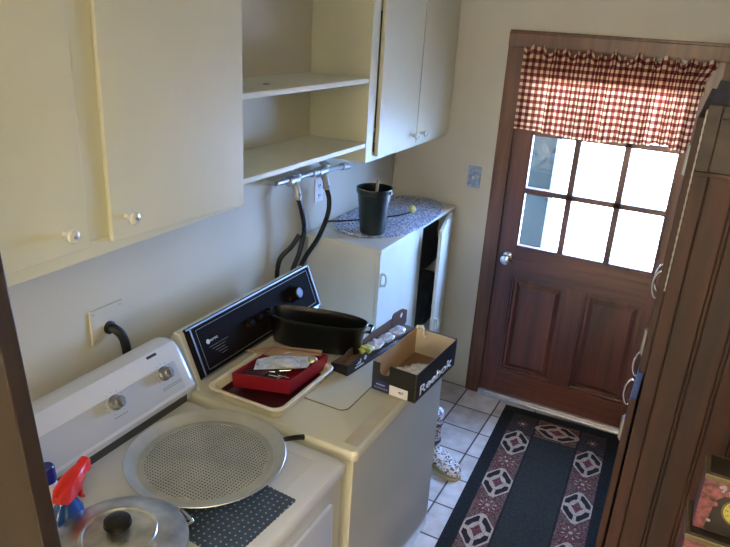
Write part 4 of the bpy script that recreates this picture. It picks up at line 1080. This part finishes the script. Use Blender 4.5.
# tins at the lower right, on a small stand
TX, TY = 1.782, -2.30
st = thing('plant_stand', 'small dark wooden stand below the stacked floral tins', 'stand', (1.885, -2.26, 0))
link('stand_top', box(1.77, 2.0, -2.32, -2.205, 1.075, 1.10, .004), 'pine', st)
for x_ in (1.775, 1.97):
    for y_ in (-2.315, -2.235): link('leg', box(x_, x_+.025, y_, y_+.025, 0, 1.075, .003), 'pine', st)
def tin(x0, x1, y0, y1, z0, z1, lab, clock):
    t_ = thing('floral_tin', lab, 'tin', ((x0+x1)/2, (y0+y1)/2, z0), 'floral clock tins')
    bm = bmesh.new(); bx(bm, x0, x1, y0, y1, z0, z1-.012, .004); link('tin_body', bm, 'rose', t_)
    bm = bmesh.new(); bx(bm, x0-.002, x1+.002, y0-.002, y1+.002, z1-.014, z1-.001, .003, mi=1); bx(bm, x0+.006, x1-.006, y0+.006, y1-.006, z1-.002, z1, .0008, mi=0)
    link('tin_lid', bm, ['tindark', 'gold'], t_)
    yf = y0-.0006; xc, zc_ = x0+.072, (z0+z1)/2-.004
    bm = bmesh.new(); prism(bm, [(x0+.02, yf, z0+.003), (x1-.004, yf, z0+.003), (x1-.004, yf, z1-.045), (x0+.05, yf, z1-.03), (x0+.028, yf, z1-.055)], (0, .0004, 0)); link('dark_scene_print', bm, 'tindark', t_)
    bm = bmesh.new()
    for k in range(46):
        a = random.uniform(0, 6.28); px = random.uniform(x0+.006, x0+.13); pz_ = z1-.022-random.random()**2*.035 if px > x0+.03 else random.uniform(z0+.008, z1-.02)
        lathe(bm, [(.0075*random.uniform(.5, 1.1), 0), (.004, .0006), (0, .0008)], (px, yf-.0002, pz_), (0, -1, 0), 7, mi=random.choice((0, 1)), sy=.8, rot=a)
    link('flower_print', bm, ['petal', 'rose'], t_)
    bm = bmesh.new(); lathe(bm, [(0, 0), (.027, 0), (.027, .0008), (0, .0008)], (xc, yf-.0006, zc_), (0, -1, 0), 36, mi=0)
    lathe(bm, [(.027, 0), (.031, 0), (.031, .0006), (.027, .0006)], (xc, yf-.0006, zc_), (0, -1, 0), 36, mi=1)
    for k in range(12):
        a = 2*PI*k/12; cx_, cz_ = xc+.0215*math.sin(a), zc_+.0215*math.cos(a); tx, tz_ = math.sin(a), math.cos(a)
        prism(bm, [(cx_-tx*.003+tz_*.0008, yf-.0015, cz_-tz_*.003-tx*.0008), (cx_+tx*.003+tz_*.0008, yf-.0015, cz_+tz_*.003-tx*.0008), (cx_+tx*.003-tz_*.0008, yf-.0015, cz_+tz_*.003+tx*.0008), (cx_-tx*.003-tz_*.0008, yf-.0015, cz_-tz_*.003+tx*.0008)], (0, -.0003, 0), 2)
    for a, l_ in ((1.5, .017), (4.3, .011)):
        tx, tz_ = math.sin(a), math.cos(a); prism(bm, [(xc+tz_*.0008, yf-.0015, zc_-tx*.0008), (xc+tx*l_, yf-.0015, zc_+tz_*l_), (xc-tz_*.0008, yf-.0015, zc_+tx*.0008)], (0, -.0004, 0), 2)
    link('clock_print', bm, ['clock', 'gold', 'inkd'], t_)['label'] = 'yellow printed clock face'
tin(1.765, 1.99, TY, TY+.075, 1.222, 1.352, 'floral tin printed with yellow clock face, upper of two stacked', True)
tin(1.757, 2.0, TY-.025, TY+.09, 1.1, 1.221, 'pink and gold floral tin, lower of two stacked', True)

# wooden post, near left
def px_(z): return .676-(z-1.769)*.0872
bm = bmesh.new(); prism(bm, [(px_(0)-.24, -2.95, 0), (px_(0), -2.95, 0), (px_(2.5), -2.95, 2.5), (px_(2.5)-.24, -2.95, 2.5)], (0, -.035, 0))
tag(link('wooden_post', bm, 'post', None, bevel=.003, loc=(.7, -2.967, 0)), 'slightly leaning brown wooden post at near left beside dryer', 'post')

# ------------------------------------------------------------------ fills added behind the camera, daylight
cl = thing('ceiling_fill', 'square white ceiling light added unseen behind the camera', 'ceiling light', (1.75, -3.9, ZC))
bm = bmesh.new(); bx(bm, 1.3, 2.2, -4.35, -3.45, ZC-.05, ZC, .01); link('fill_housing', bm, 'white', cl)
ld_ = bpy.data.lights.new('ceiling_fill_lamp', 'AREA'); ld_.shape = 'SQUARE'; ld_.size = .9; ld_.energy = 27; ld_.color = (1, .91, .60)  # warm interior fill added at the ceiling, its source unseen
lo = bpy.data.objects.new('ceiling_fill_lamp', ld_); C.objects.link(lo); lo.location = (1.75, -3.9, ZC-.06)
tag(link('fill_panel', box(.55, 2.05, YB, YB+.03, .85, 2.15, .01), 'white'), kind='structure')  # unseen slab added behind the back fill
lb = bpy.data.lights.new('back_fill', 'AREA'); lb.shape = 'RECTANGLE'; lb.size = 1.4; lb.size_y = 1.2; lb.energy = 175; lb.color = (1, .84, .64)  # warm fill added to brighten the far wall, no window known here
lbo = bpy.data.objects.new('back_fill', lb); C.objects.link(lbo); lbo.location = (1.3, YB+.05, 1.5); lbo.rotation_euler = (PI/2, 0, PI)
sn = bpy.data.lights.new('sun', 'SUN'); sn.energy = 360; sn.angle = .009; sn.color = (1, .84, .66)
sno = bpy.data.objects.new('sun', sn); C.objects.link(sno); sno.rotation_euler = Vector((-.8, .3, -.55)).to_track_quat('-Z', 'Y').to_euler()
# sky portal just outside the door glass
pd = bpy.data.lights.new('window_portal', 'AREA'); pd.shape = 'RECTANGLE'; pd.size = .74; pd.size_y = .98; pd.cycles.is_portal = True
po = bpy.data.objects.new('window_portal', pd); C.objects.link(po); po.location = (1.15, .05, 1.45); po.rotation_euler = (-PI/2, 0, 0)

w = bpy.data.worlds.new('sky'); bpy.context.scene.world = w; w.use_nodes = True
nt = w.node_tree; nt.nodes.clear(); ow = nt.nodes.new('ShaderNodeOutputWorld'); bg = nt.nodes.new('ShaderNodeBackground')
bg.inputs[0].default_value = (.28, .51, 1.06, 1); bg.inputs[1].default_value = 68
nt.links.new(bg.outputs[0], ow.inputs[0])

# ------------------------------------------------------------------ camera
yaw, pitch, roll = -.4626, -.3728, .0607
f = Vector((math.sin(yaw)*math.cos(pitch), math.cos(yaw)*math.cos(pitch), math.sin(pitch)))
r = f.cross(Vector((0, 0, 1))).normalized(); u = r.cross(f)
r2 = r*math.cos(roll)+u*math.sin(roll); u2 = -r*math.sin(roll)+u*math.cos(roll)
cd = bpy.data.cameras.new('camera'); cam = bpy.data.objects.new('camera', cd); C.objects.link(cam)
cam.matrix_world = Matrix(((r2.x, u2.x, -f.x, 1.6372), (r2.y, u2.y, -f.y, -3.58), (r2.z, u2.z, -f.z, 2.1479), (0, 0, 0, 1)))
cd.sensor_fit = 'HORIZONTAL'; cd.sensor_width = 36; cd.lens = 36*671.863/730; cd.clip_start = .05
bpy.context.scene.camera = cam
vs = bpy.context.scene.view_settings
vs.view_transform = 'Standard'; vs.look = 'None'; vs.gamma = 1; vs.use_curve_mapping = False; vs.exposure = .2
